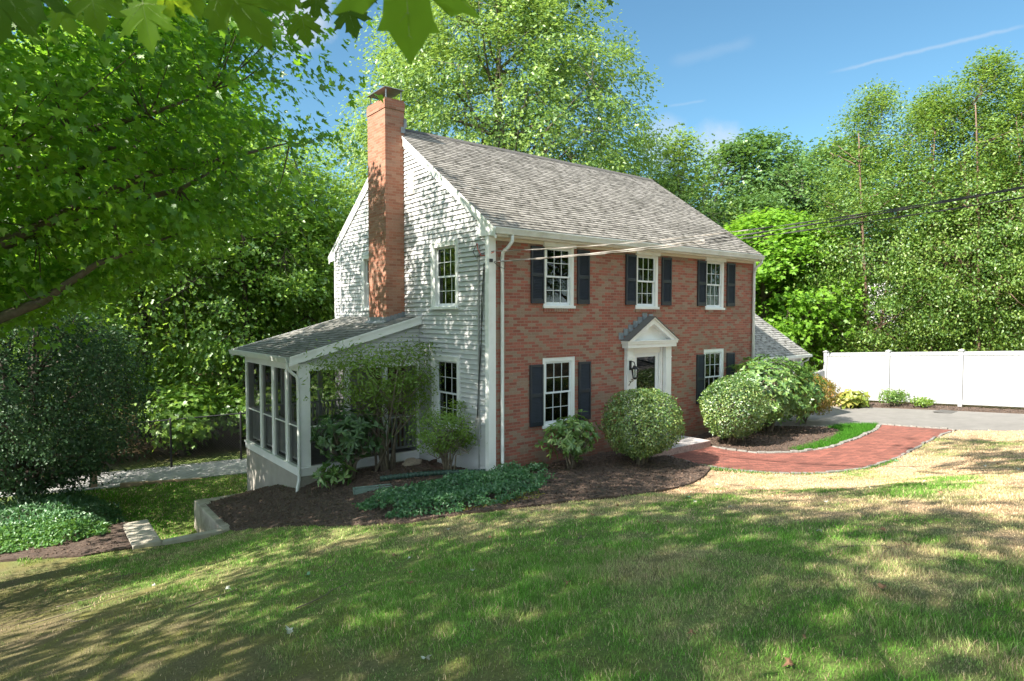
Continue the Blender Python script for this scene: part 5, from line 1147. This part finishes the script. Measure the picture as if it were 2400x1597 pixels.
# deep wood far behind, one uncountable mass
def mass(name,pts,n,ls,lm,label,seed):
    g=np.random.default_rng(seed);C=[]
    for (x,y,z0,r,h) in pts:
        k=int(n*r*h/sum(p[3]*p[4] for p in pts));d=g.normal(size=(k,3));d/=np.linalg.norm(d,axis=1,keepdims=True)
        C.append(np.stack([x+d[:,0]*r*g.uniform(.5,1,k),y+d[:,1]*r*g.uniform(.5,1,k),z0+h/2+d[:,2]*h/2*g.uniform(.4,1,k)],1)+g.normal(size=(k,3))*.5)
    C=np.vstack(C);Nn=g.normal(size=C.shape)*.6+np.array([-.5,-.3,.9]);V,F=leafverts(C,Nn,ls*g.uniform(.6,1.3,len(C)),*T_SPRIG)
    tag(npmesh(name,V,F,M[lm]),label,'woodland',kind='stuff')
g=np.random.default_rng(9)
mass('distant_wood',[(-26+i*6.0+g.normal(),40+g.uniform(-3,7)-abs(i-3)*.4,-1,5.2,10+g.uniform(0,6)) for i in range(9)],42000,.42,'lf_woods','deep wood closing off the view behind the back yard',301)
mass('distant_wood',[(30+i*5.5,34-i*5.5+g.normal()*2,-1,5,9+g.uniform(0,2)) for i in range(9)],30000,.45,'lf_oak','low distant woodland behind the garage and birches',302)
# ================================================================== TREES BESIDE AND BEHIND THE CAMERA (they shade the lawn)
SH='trees shading the lawn from the left'
S1=make_tree('yard_maple_tree','maple outside the left edge that shades the near lawn','tree',at(-15.0,-6.5,-.1),13.5,5.6,.36,24,230,75,.20,T_SPRIG,M['lf_maple'],M['bark'],401,'round',.62,.3,SH,.3,.9,.45)
S2=make_tree('yard_oak_tree','tall oak beside the camera spreading over the right lawn','tree',at(-8.5,-16.5,-.1),20.5,7.6,.50,26,96,135,.27,T_SPRIG,M['lf_oak'],M['bark'],402,'round',.62,.35,None,.42,.8,.42,None,1,.22,(2.0,3.7),.4)
copy_tree(S2,at(8,-22,0),1.3,.9,'tall oak across the lawn behind the camera','trees behind the camera')
copy_tree(S1,at(-2,-25,0),1.3,1.2,'street maple behind the camera','trees behind the camera')
copy_tree(S1,at(14,-27,0),3.3,1.25,'street maple far behind the camera to the right','trees behind the camera')
copy_tree(S1,at(26,-24,0),4.3,1.25,'street maple at the end of the drive','trees behind the camera')
copy_tree(S1,at(4,-34,0),.3,1.5,'tall maple beyond the street','trees behind the camera')
copy_tree(S1,at(-14,-30,0),5.3,1.4,'tall maple beyond the street left of the pole','trees behind the camera')
for i,(x,y,k,l) in enumerate(((24,-16,.9,'street tree beyond the drive end behind the camera'),(32,-19,1.0,'street tree farthest along the street to the right'),(17,-22,.95,'street tree opposite the brick walk behind the camera'),(10,-29,1.0,'street tree opposite the front door behind the camera'),(40,-12,1.0,'street tree beyond the neighbour house'),(25,-30,1.1,'tall tree across the street from the drive'))): copy_tree(W1,at(x,y),i*1.1,k,l,'trees behind the camera')
# ================================================================== OVERHANGING LEAVES NEAR THE CAMERA
half2=[(.10,-.07),(.26,-.15),(.24,-.05),(.40,-.04),(.34,.07),(.62,.12),(.50,.20),(.42,.26),(.66,.42),(.60,.50),(.80,.72),(.58,.66),(.46,.70),(.34,.58),(.24,.52),(.27,.72),(.34,.86),(.22,.86),(.14,.98),(.06,1.08)]
OUT=[(0,-.0)]+half2+[(0,1.18)]+[(-x,y) for x,y in half2[::-1]]
def near_leaf(parent,base,size,tip,nrm,seed,curl=.12):
    g=np.random.default_rng(seed);b=np.array(base,float);T=np.array(tip,float);T/=np.linalg.norm(T);Nm=np.array(nrm,float);Nm-=T*Nm.dot(T);Nm/=np.linalg.norm(Nm);Xx=np.cross(T,Nm)
    c=(0,.30);V=[(c[0],c[1])];rings=4;n=len(OUT)
    pts=[c]
    for r in range(1,rings+1):
        for (x,y) in OUT: pts.append((c[0]+(x-c[0])*r/rings,c[1]+(y-c[1])*r/rings))
    a1,a2=g.uniform(-1,1,2)
    def zf(x,y): return .10*abs(x)-curl*(x*x+.6*(y-.3)**2)+.03*math.sin(7*x+a1*3)*math.cos(6*y+a2*3)
    V=[tuple(b+(Xx*x+T*y+Nm*zf(x,y))*size) for x,y in pts];F=[(0,1+i,1+(i+1)%n) for i in range(n)]
    for r in range(1,rings):
        o=1+(r-1)*n;q=1+r*n;F+=[(o+i,q+i,q+(i+1)%n,o+(i+1)%n) for i in range(n)]
    mb=MB();mb.add(V,F);lf=mb.build('leaf',M['bigleaf'],parent,smooth=True)
    mb=MB()
    for (tx,ty,w) in ((0,1.1,.008),(.72,.66,.007),(-.72,.66,.007),(.55,.12,.005),(-.55,.12,.005)):
        L=[]
        for s in np.linspace(0,.93,6): x,y=tx*s,ty*s;L.append(tuple(b+(Xx*x+T*y+Nm*(zf(x,y)-.002))*size))
        mb.tube(L,[w*size*(1-.8*s) for s in np.linspace(0,1,6)],4,False)
        for k in (2,3,4):
            s=k*.2
            for sd in (-1,1):
                x,y=tx*s,ty*s;dx,dy=tx*.8-sd*ty*.7,ty*.8+sd*tx*.7;q=math.hypot(dx,dy);dx/=q;dy/=q;l=.20*(1-s*.5)*math.hypot(tx,ty)
                mb.tube([tuple(b+(Xx*(x+dx*l*u)+T*(y+dy*l*u)+Nm*(zf(x+dx*l*u,y+dy*l*u)-.002))*size) for u in (0,.5,1)],[w*size*.4,w*size*.3,w*size*.1],3,False)
    pb=b-T*size*.02;mb.tube([tuple(b+T*size*.02),tuple(pb-T*size*.3+np.array([0,0,.03])),tuple(pb-T*size*.5+np.array([0,0,.14]))],size*.009,5)
    mb.build('vein',M['vein'],lf)
Fw=np.array([.619,.785,0]);Rt=np.array([.785,-.619,0]);Up=np.array([0,0,1.])
nb_=thing('maple_branch','low maple branch with big lobed leaves hanging into the top of the view','branch',(-7.7,-9.2,4.9))
LV=[((-7.349,-9.745,4.178),.198,.05,.25),((-7.715,-9.072,4.202),.105,.08,-.1),((-7.807,-8.868,4.288),.105,.1,.3),((-7.948,-9.014,4.231),.125,-.05,.2),((-7.858,-8.571,4.333),.075,.5,.1),
((-7.613,-9.409,4.153),.150,.75,.9),((-7.031,-8.316,4.640),.105,.15,.2),((-6.944,-8.251,4.771),.085,-.1,.3),((-6.927,-8.526,4.634),.110,.25,-.2),((-6.984,-8.089,4.834),.080,-.3,.2),
((-6.834,-8.466,4.783),.095,-.2,.5),((-7.589,-8.909,4.371),.10,.4,.7),((-7.331,-8.593,4.581),.105,.3,.8),((-7.189,-8.446,4.669),.10,.6,.5),((-7.996,-9.239,4.089),.11,-.3,.4),((-7.701,-8.56,4.482),.10,-.4,.3),((-7.647,-8.993,4.314),.10,-.2,.8),((-7.42,-9.0,4.5),.10,.9,.6)]
for i,(b,s,lean,tw_) in enumerate(LV):
    near_leaf(nb_,b,s,-Up+Rt*lean+Fw*.15,-Fw+Rt*tw_+Up*.25,500+i)
mb=MB()
mb.tube([(-10.5,-10.5,6.2),(-9.2,-9.9,5.5),(-8.2,-9.5,5.05),(-7.5,-9.1,4.86),(-7.0,-8.6,4.98),(-6.7,-8.2,5.05)],[.04,.03,.02,.013,.009,.004],7)
for b,s,lean,tw_ in LV: b=np.array(b);mb.tube([tuple(b+Up*s*.5+np.array([0,0,.03])),tuple(b+Up*(4.95-b[2])*.6+np.array([.02,.03,.05])),((b[0]*.6-7.5*.4),(b[1]*.6-9.1*.4),4.93)],[.002,.004,.006],5)
mb.build('twig',M['twig'],nb_,smooth=True)
ob=thing('oak_branch','dark oak spray hanging in at the top middle of the view','branch',(-3.7,-6.5,7.4))
g=np.random.default_rng(77);mb=MB();C=[];a=np.array([-5.6,-5.6,7.6]);
mb.tube([(-6.5,-7.5,9.5),(-5.6,-5.9,7.7),(-4.6,-5.9,7.05),(-3.7,-6.55,6.95),(-2.9,-7.15,6.8)],[.06,.04,.028,.018,.006],6)
for k in range(40):
    s=g.uniform(0,1);p=np.array([-4.95,-5.65,6.95])*(1-s)+np.array([-2.95,-7.1,6.66])*s+g.normal(size=3)*[.16,.16,.10];p[2]=max(p[2],6.52 +.14*abs(s-.5)*2)
    q=p+np.array([g.normal()*.1,g.normal()*.1,.25]);mb.tube([tuple(q),tuple(p)],[.006,.003],4,False)
    for _ in range(12): C.append(p+g.normal(size=3)*[.10,.10,.055])
C=np.array(C);Nn=g.normal(size=C.shape)*.7+np.array([0,-.2,.6]);tip=g.normal(size=C.shape)+np.array([.2,-.2,-.6])
ho=[(.06,.1),(.26,.16),(.10,.30),(.34,.42),(.12,.55),(.28,.72),(.08,.80)];T_OAK=fan([(0,0)]+ho+[(0,1.05)]+[(-x,y) for x,y in ho[::-1]],(0,.5),.1)
V,F=leafverts(C,Nn,.12*g.uniform(.7,1.2,len(C)),T_OAK[0],T_OAK[1],tip);npmesh('leaves',V,F,M['lf_oak'],ob);mb.build('twig',M['twig'],ob,smooth=True)
# ================================================================== LIGHT, SKY, CAMERA
SUN_EL,SUN_AZ=43.0,-88.0     # azimuth clockwise from +Y
el,az=R_(SUN_EL),R_(SUN_AZ)
ts=Vector((math.sin(az)*math.cos(el),math.cos(az)*math.cos(el),math.sin(el)))
sl_=bpy.data.lights.new('sun','SUN');sl_.energy=SUN_E;sl_.angle=R_(.53);sl_.color=(1,.93,.82)
so=bpy.data.objects.new('sun',sl_);COL.objects.link(so);so.rotation_euler=ts.to_track_quat('Z','Y').to_euler();so.location=(0,0,30)
w=bpy.data.worlds.new('World');sc.world=w;w.use_nodes=True;t=w.node_tree;bg=t.nodes['Background']
sky=N(t,'ShaderNodeTexSky');sky.sky_type='NISHITA';sky.sun_disc=False;sky.sun_elevation=el;sky.sun_rotation=az;sky.altitude=0;sky.air_density=1.0;sky.dust_density=.35;sky.ozone_density=2.2
tc=N(t,'ShaderNodeTexCoord');V3=tc.outputs['Generated']
def dmath(op,*a):
    n=N(t,'ShaderNodeMath',operation=op)
    for i,x in enumerate(a):
        if hasattr(x,'is_output'): t.links.new(x,n.inputs[i])
        else: n.inputs[i].default_value=x
    return n.outputs[0]
def dot(v):
    n=N(t,'ShaderNodeVectorMath',operation='DOT_PRODUCT');t.links.new(V3,n.inputs[0]);n.inputs[1].default_value=v;return n.outputs['Value']
cn=noise(t,7,7,V3,.6)
def puff(direction,rad,soft,amt):
    d=Vector(direction).normalized();a=dmath('SUBTRACT',1,dot(d));   # 1-cos
    r=dmath('DIVIDE',a,rad*rad/2);m=dmath('SUBTRACT',1.25,r);m=dmath('ADD',m,dmath('MULTIPLY',dmath('SUBTRACT',cn,.5),3.2))
    mr=N(t,'ShaderNodeMapRange',interpolation_type='SMOOTHSTEP');t.links.new(m,mr.inputs[0]);mr.inputs[1].default_value=0;mr.inputs[2].default_value=soft;mr.inputs[3].default_value=0;mr.inputs[4].default_value=amt
    return mr.outputs[0]
def trail(d0,d1,width,amt,wob=.004):
    a=Vector(d0).normalized();b=Vector(d1).normalized();n=a.cross(b).normalized();mid=(a+b).normalized();half=math.acos(max(-1,min(1,a.dot(b))))/2
    dist=dmath('ABSOLUTE',dmath('ADD',dot(n),dmath('MULTIPLY',dmath('SUBTRACT',noise(t,40,3,V3),.5),wob)))
    along=N(t,'ShaderNodeMapRange',interpolation_type='SMOOTHSTEP');t.links.new(dot(mid),along.inputs[0]);along.inputs[1].default_value=math.cos(half);along.inputs[2].default_value=math.cos(half*.55)
    m=N(t,'ShaderNodeMapRange',interpolation_type='SMOOTHSTEP');t.links.new(dist,m.inputs[0]);m.inputs[1].default_value=width;m.inputs[2].default_value=0;m.inputs[3].default_value=0;m.inputs[4].default_value=amt
    return dmath('MULTIPLY',m.outputs[0],along.outputs[0])
# bright broken cloud added in the unseen sky behind the camera as shadow fill
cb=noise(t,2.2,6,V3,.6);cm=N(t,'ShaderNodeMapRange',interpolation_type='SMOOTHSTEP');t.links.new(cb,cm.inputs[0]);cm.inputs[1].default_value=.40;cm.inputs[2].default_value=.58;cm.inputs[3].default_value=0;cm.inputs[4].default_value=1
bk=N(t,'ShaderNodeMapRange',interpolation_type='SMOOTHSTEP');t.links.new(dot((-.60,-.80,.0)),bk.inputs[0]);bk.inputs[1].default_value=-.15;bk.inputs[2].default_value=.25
fillc=dmath('MULTIPLY',cm.outputs[0],bk.outputs[0])
fac=None
for f in [puff(*p) for p in PUFFS]+[trail(*p) for p in TRAILS]:
    fac=f if fac is None else dmath('ADD',fac,dmath('MULTIPLY',f,dmath('SUBTRACT',1,fac)))
hv=N(t,'ShaderNodeHueSaturation');hv.inputs['Saturation'].default_value=1;t.links.new(mixc(t,1,sky.outputs[0],SKY_MUL,'MULTIPLY'),hv.inputs['Color'])
col=mixc(t,fac,hv.outputs[0],CLOUD)
col=mixc(t,fillc,col,FILL_CLOUD);t.links.new(col,bg.inputs[0]);bg.inputs[1].default_value=SKY_S
cam=bpy.data.cameras.new('camera');co=bpy.data.objects.new('camera',cam);COL.objects.link(co);sc.camera=co
co.location=(-7.9964,-10.9272,3.4183);co.rotation_euler=(R_(90-2.2244),R_(0),R_(-38.2242));cam.sensor_width=36;cam.lens=36*1493.84/2400;cam.dof.use_dof=True;cam.dof.focus_distance=15;cam.dof.aperture_fstop=5.6;cam.clip_start=.05;cam.clip_end=2000
sc.view_settings.view_transform='Standard';sc.view_settings.look='None';sc.view_settings.exposure=EXPO;sc.view_settings.gamma=1
sc.cycles.max_bounces=8;sc.cycles.transparent_max_bounces=16;sc.cycles.diffuse_bounces=4;sc.cycles.glossy_bounces=3;sc.cycles.transmission_bounces=4
sc.cycles.sample_clamp_indirect=6;sc.cycles.caustics_reflective=False;sc.cycles.caustics_refractive=False
